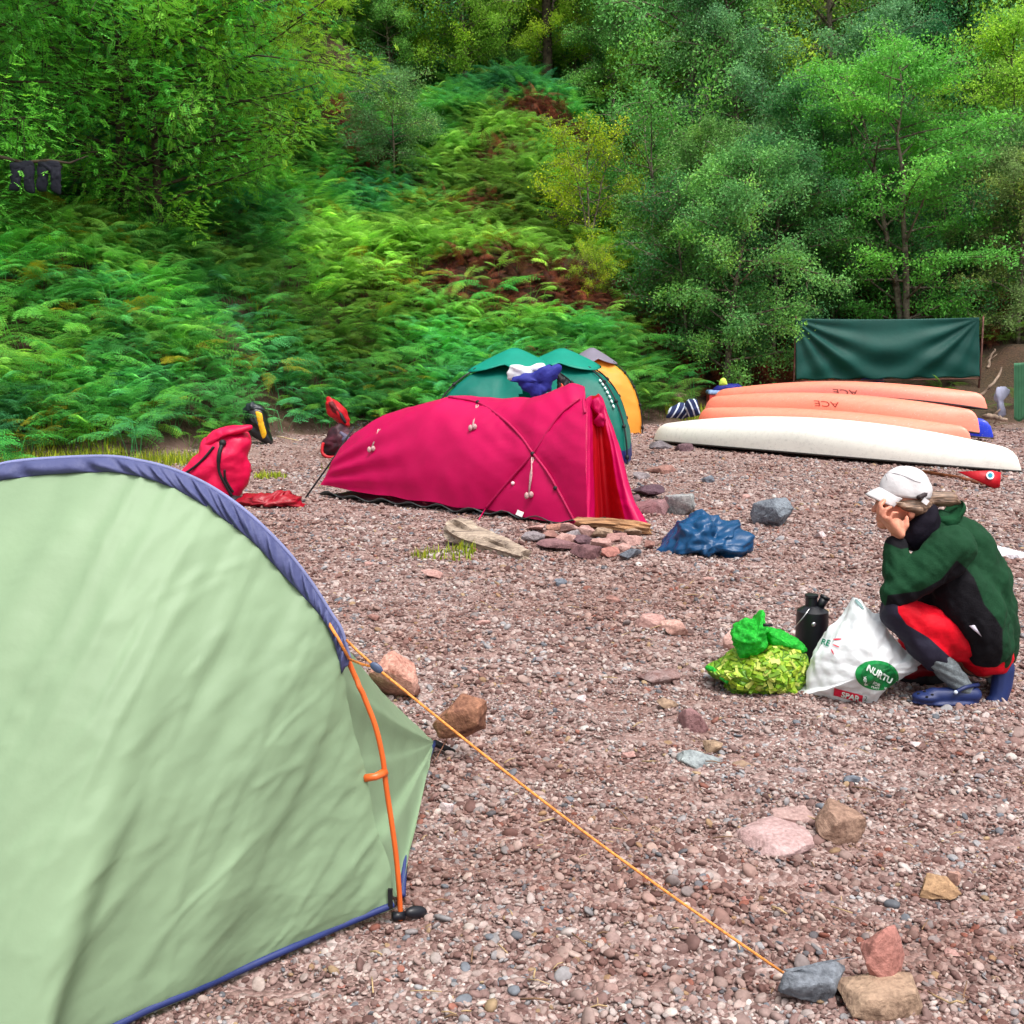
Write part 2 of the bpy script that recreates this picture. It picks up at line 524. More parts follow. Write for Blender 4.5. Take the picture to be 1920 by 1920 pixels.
cb = mixc(k, .55, ca, ramp(k, nz2.outputs[0], [(.3, srgb(24, 20, 14)), (.7, srgb(112, 84, 56))]))
k.l(cb, k.p.inputs['Base Color']); k.p.inputs['Roughness'].default_value = .9
b = k.n('Bump', Strength=1.0, Distance=.06); k.l(nz2.outputs[0], b.inputs['Height']); k.l(b.outputs[0], k.p.inputs['Normal'])
M_soil = k.m
for M_ in (M_gravel, M_soil):                       # gravel runs out into soil over the first half metre of the bank
    nt = M_.node_tree; P_ = nt.nodes['Principled BSDF']
    at_ = nt.nodes.new('ShaderNodeAttribute'); at_.attribute_name = 'bank'
    nn_ = nt.nodes.new('ShaderNodeTexNoise'); nn_.inputs['Scale'].default_value = 5
    tcn = nt.nodes.new('ShaderNodeTexCoord'); nt.links.new(tcn.outputs['Object'], nn_.inputs['Vector'])
    ad_ = nt.nodes.new('ShaderNodeMath'); ad_.operation = 'ADD'; nt.links.new(at_.outputs['Fac'], ad_.inputs[0]); nt.links.new(nn_.outputs[0], ad_.inputs[1])
    mr_ = nt.nodes.new('ShaderNodeMapRange'); mr_.inputs['From Min'].default_value = .15; mr_.inputs['From Max'].default_value = 1.0
    nt.links.new(ad_.outputs[0], mr_.inputs['Value'])
    own = P_.inputs['Base Color'].links[0].from_socket
    mx_ = nt.nodes.new('ShaderNodeMix'); mx_.data_type = 'RGBA'; nt.links.new(mr_.outputs[0], mx_.inputs[0])
    if M_ is M_gravel: nt.links.new(own, mx_.inputs[6]); mx_.inputs[7].default_value = c4(srgb(70, 58, 34))
    else: mx_.inputs[6].default_value = c4(srgb(138, 108, 100)); nt.links.new(own, mx_.inputs[7])
    nt.links.new(mx_.outputs[2], P_.inputs['Base Color'])
ground_part('ground', fe < .15, M_gravel)
ground_part('hillside', fe >= .15, M_soil)

# ---- gravel: every pebble a piece of geometry
def pebble(seed):
    bm = bmesh.new(); bmesh.ops.create_icosphere(bm, subdivisions=2, radius=.5)
    r = random.Random(seed); sx, sy, sz = r.uniform(.85, 1.25), r.uniform(.6, .9), r.uniform(.36, .6)
    pl = [(Vector((r.gauss(0, 1), r.gauss(0, 1), r.gauss(0, 1))).normalized(), r.uniform(.33, .46)) for _ in range(6)]
    for v in bm.verts:
        for nn, d in pl:
            e = v.co.dot(nn) - d
            if e > 0: v.co -= nn * e * .85
        v.co = Vector((v.co.x * sx, v.co.y * sy, v.co.z * sz))
    me = bpy.data.meshes.new('pebble'); bm.to_mesh(me); bm.free()
    me.polygons.foreach_set('use_smooth', [True] * len(me.polygons))
    me.materials.append(M_pebble)
    return me
k = N('pebble')
a = k.n('Attribute', attribute_name='tint', attribute_type='INSTANCER')
tc = k.n('TexCoord'); nz = k.n('TexNoise', Scale=3.5, Detail=3.0); k.l(tc.outputs['Object'], nz.inputs['Vector'])
cc = mixc(k, .5, a.outputs['Color'], mixc(k, 1.0, a.outputs['Color'], ramp(k, nz.outputs[0], [(.3, (.55, .52, .5)), (.7, (1.3, 1.28, 1.25))]), 'MULTIPLY'))
k.l(cc, k.p.inputs['Base Color']); k.p.inputs['Roughness'].default_value = .75; k.p.inputs['Specular IOR Level'].default_value = .3
M_pebble = k.m
pts = []; sc = []
for (y0, y1, dens, mean) in ((1.7, 3.2, 8200, .0118), (3.2, 4.6, 6200, .0130), (4.6, 6.5, 3300, .0155), (6.5, 9.5, 1500, .020), (9.5, 14, 520, .026), (14, 21, 150, .032)):
    xr = .56 * y1 + 1.1
    n = int(dens * (y1 - y0) * 2 * xr)
    x = rng.uniform(-xr, xr, n); y = rng.uniform(y0, y1, n)
    keep = np.abs(x) < .54 * y + 1.1
    keep &= bank_e(x, y) < .3
    keep &= ~((x < -.42) & (y < 3.9) & (x < -.42 - .9 * np.clip(2.8 - y, 0, 1)))     # under the near tent
    x, y = x[keep], y[keep]
    s_ = np.clip(mean * np.exp(rng.normal(0, .42, len(x))), .006, .055)
    s_ *= .8 + .5 * vnoise(x * 2.1, y * 2.1, 77)
    pts.append(np.stack([x, y], -1)); sc.append(s_)
pts = np.concatenate(pts); sc = np.concatenate(sc)
z = terr(pts[:, 0], pts[:, 1]) + sc * .12
n = len(sc)
rot = np.stack([rng.normal(0, .45, n), rng.normal(0, .45, n), rng.uniform(0, 6.28, n)], -1)
pal = np.array([srgb(150, 124, 119), srgb(170, 148, 143), srgb(130, 102, 98), srgb(178, 162, 159), srgb(108, 80, 76), srgb(148, 143, 146), srgb(188, 170, 164), srgb(196, 186, 182), srgb(106, 108, 116), srgb(158, 132, 104), srgb(142, 92, 80)])
pw = np.array([.2, .18, .18, .11, .14, .07, .035, .010, .03, .015, .015])
pal = pal * np.array([.85, .90, .90])
ti = pal[rng.choice(len(pal), n, p=pw / pw.sum())] * rng.uniform(.78, 1.2, (n, 1))
warm = (fbm(pts[:, 0] * .9, pts[:, 1] * .9, 41, 4) * 2.4 + .35 + .30 * ((pts[:, 1] > 4.3) & (pts[:, 1] < 9.5) & (pts[:, 0] < 1.2)))
warm = warm + np.clip(fbm(pts[:, 0] * 4.6 + pts[:, 1] * 1.6 + 7, pts[:, 1] * 8, 47, 3) * 3.2, -.5, .8)  # streaks at furrow scale: furrow shade painted into the pebble tint
wm = np.clip(warm, 0, .85)[:, None]
ti = ti * (1 - wm) + (ti * np.array([.74, .58, .53])) * wm
tag(instancer('gravel', np.concatenate([pts, z[:, None]], -1), rot, np.repeat(sc[:, None], 3, 1), rng.integers(0, 8, n), ti, [pebble(i) for i in range(8)]), 'pinkish brown and grey beach gravel', 'gravel', kind='stuff')

# ---- bracken
def frond(r, blade, width, stalk, az, tilt, pos=(0, 0, 0), np_=14, nq=6):
    V = []; Fs = []; lv = []
    ca, sa = math.cos(az), math.sin(az)
    # rachis: stalk rises, blade arches over
    pts = []; el = rad(86 - r.uniform(0, 14)); p = np.array(pos, float); ns = 5; nb = np_ + 1
    for i in range(ns):
        pts.append((p.copy(), el)); d = np.array([math.cos(el) * ca, math.cos(el) * sa, math.sin(el)]); p = p + d * stalk / ns
        el -= rad(4)
    e1 = tilt
    for i in range(nb):
        t = i / (nb - 1)
        ee = e1 - rad(38) * t ** 1.3
        pts.append((p.copy(), ee)); p = p + np.array([math.cos(ee) * ca, math.cos(ee) * sa, math.sin(ee)]) * blade / (nb - 1)
    side = np.array([-sa, ca, 0.])
    def quad(a, b_, c, d, v):
        o = len(V); V.extend([a, b_, c, d]); Fs.append((o, o + 1, o + 2, o + 3)); lv.extend([v] * 4)
    wv = r.random()
    for i in range(len(pts) - 1):
        w_ = .006 * (1 - .8 * i / len(pts))
        quad(pts[i][0] - side * w_, pts[i][0] + side * w_, pts[i + 1][0] + side * w_ * .8, pts[i + 1][0] - side * w_ * .8, .15 + .2 * wv)
    roll = r.gauss(0, .22)
    for i in range(1, nb):
        t = i / nb
        c0, ee = pts[ns + i]
        fw = np.array([math.cos(ee) * ca, math.cos(ee) * sa, math.sin(ee)])
        up = np.cross(fw, side); up /= np.linalg.norm(up)
        if up[2] < 0: up = -up
        pl = width * (min(1, t / .10)) * (1 - t) ** .75 * r.uniform(.85, 1.1) + .012
        for sgn in (-1, 1):
            dr = r.uniform(.0, .3)
            pd = side * sgn * math.cos(.45) + fw * math.sin(.45) - up * dr + up * roll * sgn
            pd /= np.linalg.norm(pd)
            bd = np.cross(up, pd); bd /= np.linalg.norm(bd)
            lvv = min(1, max(0, wv * .55 + r.random() * .4))
            for q in range(nq):
                tq = (q + .35) / nq
                c = c0 + pd * pl * tq - up * pl * .18 * tq * tq
                ln = pl * .17 * (1 - tq) ** .6 + .008
                ww = pl / nq * .40
                for s2 in (-1, 1):
                    tip = c + bd * s2 * ln + pd * ln * .35 - up * ln * r.uniform(-.15, .4)
                    m1 = c + (tip - c) * .45 + pd * ww; m2 = c + (tip - c) * .45 - pd * ww
                    quad(c, m1, tip, m2, lvv)
    return V, Fs, lv
def leafy(name, V, Fs, lv, m):
    me = np_mesh(name, np.array(V), np.array(Fs), [m], False)
    a = me.attributes.new('leafv', 'FLOAT', 'POINT'); a.data.foreach_set('value', np.asarray(lv, np.float32))
    return me
M_fern = leafmat('bracken', .34, True)
M_fern_o = leafmat('bracken clump', .34, False)
def bracken(seed, m, nf=7, lo=.25, hi=.75):
    r = random.Random(seed); V = []; Fs = []; lv = []
    for i in range(nf):
        v, f, l_ = frond(r, r.uniform(.55, .95), r.uniform(.18, .27), r.uniform(lo, hi), i / nf * 6.28 + r.uniform(-.5, .5), rad(r.uniform(2, 38)), (r.gauss(0, .1), r.gauss(0, .1), -.05))
        o = len(V); V += v; Fs += [tuple(j + o for j in q) for q in f]; lv += l_
    return leafy('bracken', V, Fs, lv, m)
fern_protos = [bracken(100 + i, M_fern) for i in range(7)]
# bare places on the bank (dead fronds and soil show there), found along lines of sight
bare = []
for (u, v, ru, rv) in ((960, 530, 185, 66), (1100, 560, 100, 60), (830, 125, 95, 40), (1130, 240, 90, 52), (1010, 225, 60, 40), (1215, 195, 50, 40), (640, 235, 60, 50), (1420, 700, 190, 60), (1700, 650, 180, 70), (380, 310, 90, 30), (1060, 265, 40, 24), (700, 320, 55, 26), (880, 400, 70, 24), (1080, 350, 50, 22), (930, 300, 45, 20), (720, 170, 45, 20), (960, 95, 70, 18)):
    p = hill(u, v); s_ = p.y / F
    slope = max(.25, (T(p.x, p.y + .6) - T(p.x, p.y - .6)) / 1.2)
    bare.append((p.x, p.y, ru * s_, max(.5, rv * s_ / slope * .9)))
def bareness(x, y):
    m = np.zeros(len(x))
    for bx, by, rx, ry in bare:
        m = np.maximum(m, 1 - (((x - bx) / rx) ** 2 + ((y - by) / ry) ** 2))
    return m
n = 22000
x = rng.uniform(-14, 15, n); y = rng.uniform(11, 46, n)
e = bank_e(x, y)
keep = (e > .05) & (np.abs(x) < .5 * y + 1.2)
clump = vnoise(x * .55, y * .55, 21)
dens = np.where(x > 3.2, .16, np.where(e < 4, .75, .5) + .45 * (clump > .4)) * np.where(e > 21, .25, 1)
dens = np.where((x > 3.1) & (e < 4.5), .03, dens)
keep &= rng.random(n) < dens
bn = bareness(x, y)
keep &= (bn < .15) | (rng.random(n) < .07)
x, y, e, clump = x[keep], y[keep], e[keep], clump[keep]
n = len(x)
hue = fbm(x * .28, y * .28, 31, 3) * 3.2 + .5 + rng.normal(0, .13, n)
cA = np.array([.27, .56, .08]); cB = np.array([.11, .48, .085]); cC = np.array([.085, .42, .18])
hh = np.clip(hue, 0, 1)[:, None]
ti = np.where(hh < .5, cA * (1 - hh * 2) + cB * hh * 2, cB * (2 - hh * 2) + cC * (hh * 2 - 1))
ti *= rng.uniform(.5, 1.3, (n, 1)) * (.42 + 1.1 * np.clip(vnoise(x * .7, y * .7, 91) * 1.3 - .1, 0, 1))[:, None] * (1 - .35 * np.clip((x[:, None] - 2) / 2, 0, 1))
ti *= np.where((y > 25) & (x > -4), .82, 1.0)[:, None]  # middle slope dimmed: its shade is put into the frond tint
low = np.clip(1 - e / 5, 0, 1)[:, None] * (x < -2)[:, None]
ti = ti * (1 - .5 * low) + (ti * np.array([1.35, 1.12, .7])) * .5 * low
yel = rng.random(n) < .02
ti[yel] = np.array([.33, .33, .03])
rot = np.stack([rng.normal(0, .12, n) + .12, rng.normal(0, .12, n), rng.uniform(0, 6.28, n)], -1)
scl = rng.uniform(.5, .98, n)
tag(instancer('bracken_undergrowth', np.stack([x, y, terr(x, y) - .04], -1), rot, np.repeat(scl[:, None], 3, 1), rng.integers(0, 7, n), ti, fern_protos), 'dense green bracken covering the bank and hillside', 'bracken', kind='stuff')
print('bracken', n)
# dead, rust brown fronds lying on the bare places
pts = []
for bx, by, rx, ry in bare:
    m_ = int(20 * rx * ry * 3.1) + 8
    a = rng.uniform(0, 6.28, m_); q = np.sqrt(rng.random(m_)) * 1.05
    pts.append(np.stack([bx + np.cos(a) * q * rx, by + np.sin(a) * q * ry], -1))
m_ = 60
pts.append(np.stack([rng.uniform(-10, 9, m_), rng.uniform(14, 36, m_)], -1))
pts = np.concatenate(pts); pts = pts[bank_e(pts[:, 0], pts[:, 1]) > .2]
n = len(pts)
dead = [bracken(300 + i, M_fern, 6, .25, .6) for i in range(4)]
ti = np.array([[.30, .085, .055], [.24, .08, .045], [.26, .12, .055], [.12, .05, .04]])[rng.integers(0, 4, n)] * rng.uniform(.5, 1.15, (n, 1))
rot = np.stack([rng.normal(.3, .35, n), rng.normal(0, .35, n), rng.uniform(0, 6.28, n)], -1)
tag(instancer('dead_bracken_litter', np.concatenate([pts, terr(pts[:, 0], pts[:, 1])[:, None]], -1), rot, np.repeat(rng.uniform(.4, .75, n)[:, None], 3, 1), rng.integers(0, 4, n), ti, dead), 'rust brown dead bracken on the bare bank', 'dead bracken', kind='stuff')

# ---- single bracken clumps that stand apart
mesh_cl = [bracken(500 + i, M_fern_o, 9, .2, .8) for i in range(4)]
for i, (u, v, sc_, colr, lab) in enumerate((
        (1250, 752, 1.05, (.07, .30, .05), 'fresh green bracken clump behind the blue and white striped cloth'),
        (1205, 705, 1.1, (.06, .27, .05), 'green bracken clump beside the orange tent'),
        (1295, 745, .8, (.05, .26, .06), 'small bracken clump left of the cool box'),
        (25, 890, 1.0, (.05, .28, .05), 'bright bracken clump at the left edge, just above the pale green tent'),
        (250, 862, .95, (.05, .24, .07), 'low bracken clump above the top of the pale green tent'),
        (560, 790, .8, (.10, .27, .035), 'bracken clump beside the grass behind the black and yellow dry bag'),
        (1085, 165, 1.75, (.035, .25, .09), 'large dark green bracken clump high on the slope under the wood'),
        (1250, 330, 1.5, (.06, .27, .05), 'bracken clump on the upper slope above the yellow bush'),
        (930, 600, 1.2, (.05, .28, .05), 'bracken clump right above the teal tents'))):
    p = hill(u, v, 11) if v < 800 else GT(u, v)
    o = link('bracken_clump', mesh_cl[i % 4], None, (p.x, p.y, T(p.x, p.y) - .03))
    o.scale = (sc_,) * 3; o.rotation_euler = (0, 0, i * 1.7); o.color = c4(tuple(x * 1.5 for x in colr))
    tag(o, lab, 'fern')

# ---- grass
bl = []
for (u, v, rx, ry, n) in ((560, 795, 1.1, .8, 2600), (725, 775, .9, .6, 1400), (60, 865, 1.2, 1.2, 3000), (330, 868, .6, .5, 700), (1215, 765, 1.0, 1.2, 2600), (1300, 790, .6, .5, 700), (1440, 770, 1.2, 1.2, 1400), (800, 1047, .11, .16, 60), (863, 1045, .12, .16, 100), (505, 895, .2, .14, 160), (1700, 735, 1.8, 1.3, 1600), (640, 880, .25, .2, 60)):
    p = GT(u, v)
    a = rng.uniform(0, 6.28, n); q = np.sqrt(rng.random(n))
    bl.append(np.stack([p.x + np.cos(a) * q * rx, p.y + np.sin(a) * q * ry, np.full(n, .5 if n < 200 else 1.)], -1))
bl = np.concatenate(bl); n = len(bl)
h = rng.uniform(.06, .2, n) * bl[:, 2]; az = rng.uniform(0, 6.28, n); ln = rng.uniform(.02, .1, n) * bl[:, 2]
base = np.stack([bl[:, 0], bl[:, 1], terr(bl[:, 0], bl[:, 1]) - .005], -1)
sd = np.stack([-np.sin(az), np.cos(az), 0 * az], -1) * .006
dr = np.stack([np.cos(az), np.sin(az), 0 * az], -1)
upv = np.array([0, 0, 1.])
V = np.stack([base - sd, base + sd, base + dr * (ln * .35)[:, None] + upv * (h * .65)[:, None] + sd * .6, base + dr * (ln * .35)[:, None] + upv * (h * .65)[:, None] - sd * .6, base + dr * ln[:, None] + upv * h[:, None], base + dr * ln[:, None] + upv * h[:, None]], 1).reshape(-1, 3)
i0 = np.arange(n)[:, None] * 6
Fq = np.concatenate([i0 + np.array([0, 1, 2, 3]), i0 + np.array([3, 2, 4, 5])], 0)
lv = np.repeat(rng.random(n), 6)
M_grass = leafmat('grass', .3, False)
g = link('grass', leafy('grass', V, Fq, lv, M_grass)); g.color = (.27, .36, .03, 1)
tag(g, 'yellow green grass at the foot of the bank', 'grass', kind='stuff')

# ---- trees
M_bark = mat('birch bark', srgb(120, 110, 96), .85, .3, 9, .6, 30, .2, col2=srgb(46, 40, 34))
M_barkd = mat('dark bark', srgb(70, 60, 48), .9, .3, 7, .7, 30, .2, col2=srgb(28, 24, 20))
M_leaf = leafmat('leaves', .38)
M_leafd = leafmat('wood leaves', .30)
def leaves_mesh(name, C, size, r, m, flat=.5, asp=.55):
    n = len(C)
    a = r.normal(size=(n, 3)); a[:, 2] -= .35; a /= np.linalg.norm(a, axis=1)[:, None]
    nn = r.normal(size=(n, 3)) * (1 - flat); nn[:, 2] += flat * 1.5
    b_ = np.cross(nn, a); b_ /= np.linalg.norm(b_, axis=1)[:, None] + 1e-9
    s_ = size * r.uniform(.65, 1.3, n)[:, None]
    V = np.stack([C - a * s_ * .5, C + b_ * s_ * asp * .5, C + a * s_ * .5, C - b_ * s_ * asp * .5], 1).reshape(-1, 3)
    return V, np.arange(n * 4).reshape(-1, 4)
def pinnate(C, D, L, r):
    """compound leaves: C base, D direction; 6 pairs of leaflets and a tip"""
    n = len(C); out = []
    sid = np.cross(D, np.array([0, 0, 1.])); sid /= np.linalg.norm(sid, axis=1)[:, None] + 1e-9
    upv = np.cross(sid, D)
    for q in range(7):
        t = (q + .8) / 7
        base = C + D * (L * t)[:, None] - np.array([0, 0, 1.]) * (L * .2 * t * t)[:, None]
        for sg in ((-1, 1) if q < 6 else (0,)):
            d = (sid * sg + D * .45 if sg else D) - upv * r.uniform(0, .5, n)[:, None]
            d /= np.linalg.norm(d, axis=1)[:, None]
            w_ = np.cross(d, upv); w_ /= np.linalg.norm(w_, axis=1)[:, None] + 1e-9
            l_ = (L * .34)[:, None]; ww = (L * .065)[:, None]
            out.append(np.stack([base, base + d * l_ * .5 + w_ * ww, base + d * l_, base + d * l_ * .5 - w_ * ww], 1))
    V = np.concatenate(out, 1).reshape(-1, 3)
    return V, np.arange(len(V)).reshape(-1, 4), 13
def tree_meshes(seed, H, R, c0=.25, nl=26, tw=11, lp=60, leaf=.055, trunk=.08, droop=.25, lean=(0, 0), spread=.13, shape='ovoid', kind='leaf', side=None, flat=.4, elev=(5, 55), layered=0.0, bark=None, lmat=None, nstem=1):
    r = np.random.default_rng(seed); wood = MB(); C = []; Dv = []; val = []
    for stem in range(nstem):
        ln = np.array(lean, float) + (r.normal(0, .16, 2) if nstem > 1 else 0)
        NP = 9; tp = []
        wob = r.normal(0, .02 * H, (NP, 2)).cumsum(0) * .6
        for i in range(NP):
            t = i / (NP - 1)
            tp.append(np.array([ln[0] * H * t ** 1.3 + wob[i, 0] * t, ln[1] * H * t ** 1.3 + wob[i, 1] * t, H * t * .97 - .1]))
        tp = np.array(tp)
        wood.tube(tp, [trunk * (1 - .88 * (i / (NP - 1))) + .004 for i in range(NP)], 8)
        az0 = r.random() * 6.28
        for i in range(nl // nstem):
            hf = c0 + (1 - c0) * ((i + r.random()) / (nl // nstem)) ** .85
            k_ = hf * (NP - 1); j = min(int(k_), NP - 2); st = tp[j] + (tp[j + 1] - tp[j]) * (k_ - j)
            az = az0 + i * 2.4 + r.normal(0, .4)
            if side is not None and r.random() < .75: az = side + r.normal(0, .55)
            q = (hf - c0) / (1 - c0)
            if shape == 'ovoid': pr = math.sin(math.pi * (.14 + .80 * q)) ** .8
            elif shape == 'cone': pr = (1 - q) ** .7 + .1
            elif shape == 'umbrella': pr = .45 + .6 * q
            else: pr = .8
            L = R * pr * r.uniform(.6, 1.15)
            el = rad(r.uniform(*elev)) * (1 - .3 * (1 - q))
            d = np.array([math.cos(az) * math.cos(el), math.sin(az) * math.cos(el), math.sin(el)])
            lp_ = [st]; dd = d.copy()
            for s_ in range(5):
                dd = dd + np.array([0, 0, -droop * .22]) + r.normal(0, .09, 3); dd /= np.linalg.norm(dd)
                lp_.append(lp_[-1] + dd * L / 5)
            lp_ = np.array(lp_)
            wood.tube(lp_, [trunk * .38 * (1 - hf * .5) * (1 - .85 * a / 5) + .003 for a in range(6)], 5, cap=False)
            hue = r.random()  # tone per limb; brightest limbs have sunlit sprays painted into the leaf colour
            for _ in range(tw):
                t = r.uniform(.22, 1) ** .8; kk = t * 5; j = min(int(kk), 4); s0 = lp_[j] + (lp_[j + 1] - lp_[j]) * (kk - j)
                td = dd * .6 + r.normal(0, .7, 3); td[2] = td[2] * (1 - layered) - droop * .5; td /= np.linalg.norm(td)
                tl = R * r.uniform(.14, .34) * (1.1 - .4 * t)
                e1 = s0 + td * tl * .55; e2 = e1 + (td + np.array([0, 0, -droop])) * tl * .5
                wood.tube([s0, e1, e2], [.007, .005, .003], 3, cap=False)
                m = max(3, int(lp * r.uniform(.5, 1.4)))
                f = r.random(m)[:, None]
                P = np.where(f < .5, s0 + (e1 - s0) * f * 2, e1 + (e2 - e1) * (f * 2 - 1)) + r.normal(0, spread, (m, 3)) * np.array([1, 1, .8 * (1 - layered) + .1])
                C.append(P); val.append(np.clip(hue * .55 + r.random() * .2 + r.random(m) * .3, 0, 1))
                D = r.normal(0, .6, (m, 3)) + td; D[:, 2] = D[:, 2] * .45 - .05; Dv.append(D / np.linalg.norm(D, axis=1)[:, None])
    C = np.concatenate(C); val = np.concatenate(val); Dv = np.concatenate(Dv)
    if kind == 'pinnate':
        V, Fq, m = pinnate(C, Dv, r.uniform(.13, .24, len(C)) * (leaf / .055), r); lv = np.repeat(val, m * 4)
    else:
        V, Fq = leaves_mesh('l', C, leaf, r, None, flat); lv = np.repeat(val, 4)
    return wood.mesh('trunk', bark or M_bark), leafy('crown', V, Fq, lv, lmat or M_leaf)
LEAF_GAIN = 2.1
def plant_tree(name, meshes, loc, label, cat='tree', scale=1, rz=0, col=(.06, .2, .04), group=None, sz=None):
    t = thing(name, label, cat, loc, group)
    t.rotation_euler = (0, 0, rz); t.scale = (scale, scale, sz or scale)
    link('trunk', meshes[0], t)
    c = link('crown', meshes[1], t); c.color = c4(tuple(min(.6, x * LEAF_GAIN) for x in col))
    return t
def grd(x, y): return (x, y, T(x, y) - .05)
BIRCH = [tree_meshes(11, 5.6, 2.0, .12, 60, 11, 78, .066, .085, .3, spread=.105, lean=(.02, 0)),
         tree_meshes(12, 5.2, 1.8, .08, 52, 11, 74, .064, .07, .4, spread=.10, lean=(-.05, .02)),
         tree_meshes(13, 6.6, 1.9, .2, 50, 11, 72, .068, .09, .45, spread=.11, lean=(.06, 0))]
OAK = [tree_meshes(21, 6.5, 2.6, .12, 56, 15, 62, .075, .085, .05, spread=.15, shape='ovoid', layered=.6, flat=.7, elev=(0, 55), nstem=2),
       tree_meshes(22, 5.2, 2.4, .1, 46, 14, 62, .075, .08, .0, spread=.15, shape='ovoid', layered=.6, flat=.7, elev=(0, 50), lean=(.12, 0), nstem=2)]
WOOD = [tree_meshes(31, 12, 3.2, .12, 54, 11, 46, .10, .2, .3, spread=.26, bark=M_barkd, lmat=M_leafd),
        tree_meshes(32, 11, 3.0, .2, 50, 11, 46, .10, .17, .5, spread=.26, bark=M_barkd, lmat=M_leafd, lean=(.04, 0)),
        tree_meshes(33, 13, 3.4, .3, 52, 11, 46, .11, .22, .35, spread=.28, bark=M_barkd, lmat=M_leafd),
        tree_meshes(34, 9, 2.8, .05, 50, 11, 48, .09, .13, .55, spread=.24, bark=M_bark, lmat=M_leafd)]
ROWAN = [tree_meshes(41, 7.5, 5.8, .06, 46, 22, 13, .047, .15, .12, spread=.2, kind='pinnate', side=0.0, shape='umbrella', elev=(0, 32), bark=M_barkd),
         tree_meshes(42, 7.0, 3.8, .03, 48, 20, 13, .047, .12, .2, spread=.2, kind='pinnate', shape='ovoid', elev=(5, 40), bark=M_barkd)]
SHRUB = [tree_meshes(51, 2.8, 1.5, .08, 34, 11, 34, .058, .03, .2, spread=.10, nstem=3, flat=.6, elev=(10, 60)),
         tree_meshes(52, 2.6, 1.3, .2, 34, 11, 60, .045, .03, .35, spread=.09)]
def tp_(u, v, Y=None):                                  # ground spot seen at a pixel, or straight below it at distance Y
    if Y is None: p = hill(u, v, 15); return grd(p.x, p.y)
    x = at(u, v, Y).x; return grd(x, Y)
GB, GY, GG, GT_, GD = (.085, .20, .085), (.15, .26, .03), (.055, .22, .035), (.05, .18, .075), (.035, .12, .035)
plant_tree('rowan_tree', ROWAN[0], grd(-10.6, 18.6), 'rowan tree reaching in from the left with long branches of feathery leaves', scale=1.0, rz=.1, col=(.085, .33, .045))
plant_tree('rowan_tree', ROWAN[1], grd(-7.9, 22.5), 'leafy green rowan on the bank behind the dark hanging trousers', scale=1.05, rz=1.2, col=(.07, .28, .04))
plant_tree('rowan_tree', ROWAN[1], grd(-7.0, 26.0), 'yellow green tree top at the upper left of the fern slope', scale=1.1, rz=2.6, col=(.14, .25, .02))
plant_tree('rowan_tree', ROWAN[1], grd(-6.9, 21.6), 'olive green rowan beside the dark hollow in the fern bank', scale=.85, rz=4.0, col=(.10, .26, .03))
plant_tree('rowan_tree', ROWAN[1], grd(-10.2, 25.5), 'dark rowan filling the top left corner', scale=1.25, rz=5.2, col=(.05, .24, .07))
plant_tree('birch_tree', SHRUB[1], tp_(740, 350), 'little birch with a thin white stem alone on the fern slope', scale=1.15, col=(.07, .16, .06))
plant_tree('hazel_bush', SHRUB[0], tp_(1105, 470), 'yellow leaved bush on leaning stems above the bare bank', 'bush', 1.0, .6, (.17, .24, .015))
plant_tree('hazel_bush', SHRUB[0], tp_(1215, 420), 'yellow green bush with bare twigs beside the big birch', 'bush', .95, 2.8, (.12, .21, .03))
plant_tree('hazel_bush', SHRUB[0], tp_(1110, 575), 'low sprig of lime leaves at the foot of the bare bank', 'bush', .45, 4.1, (.18, .26, .02))
plant_tree('birch_tree', BIRCH[0], tp_(1362, 700, 23.4), 'big blue green birch standing behind the left ends of the canoes', scale=.98, rz=.3, col=(.08, .21, .06))
plant_tree('birch_tree', BIRCH[1], tp_(1450, 640, 24.5), 'bushy birch crowding the right side of the big blue green birch', scale=1.0, rz=2.0, col=(.045, .14, .045))
plant_tree('birch_tree', BIRCH[1], tp_(1290, 560, 25.5), 'yellowish birch behind the left side of the big blue green birch', scale=.95, rz=4.4, col=(.075, .17, .04))
plant_tree('birch_tree', BIRCH[1], tp_(1905, 690, 24.2), 'low pale green birch at the right edge above the corrugated sheet', scale=.82, rz=1.1, col=(.12, .19, .06))
plant_tree('oak_tree', OAK[0], tp_(1700, 640, 24.0), 'oak with bright green flat tiers of leaves rising behind the dark green tarp', scale=1.05, rz=.8, col=(.075, .24, .04))
plant_tree('oak_tree', OAK[1], tp_(1600, 600, 27.0), 'lower oak left of the tiered oak with small light green sprays', scale=1.0, rz=3.0, col=(.05, .155, .05))
plant_tree('oak_tree', OAK[0], tp_(1850, 560, 27.5), 'oak with a lime green top near the right edge', scale=1.05, rz=4.5, col=(.15, .31, .035))
plant_tree('birch_tree', BIRCH[2], tp_(1590, 500, 29), 'blue green birch with a pale forked trunk high on the right', scale=1.1, rz=1.0, col=GB)
plant_tree('birch_tree', BIRCH[0], tp_(1500, 420, 29), 'sage green birch between the fern slope and the oaks', scale=1.0, rz=5.0, col=(.08, .18, .06))
plant_tree('birch_tree', BIRCH[2], tp_(1760, 420, 31), 'slender blue green birch above the tiered oak', scale=1.15, rz=2.2, col=GT_)
plant_tree('birch_tree', BIRCH[0], tp_(1905, 430, 32), 'tall yellow green birch in the top right corner', scale=1.55, rz=3.1, col=(.13, .24, .035))
plant_tree('birch_tree', BIRCH[2], tp_(1400, 300, 33), 'grey green birch at the right end of the upper fern slope', scale=1.15, rz=3.7, col=GB)
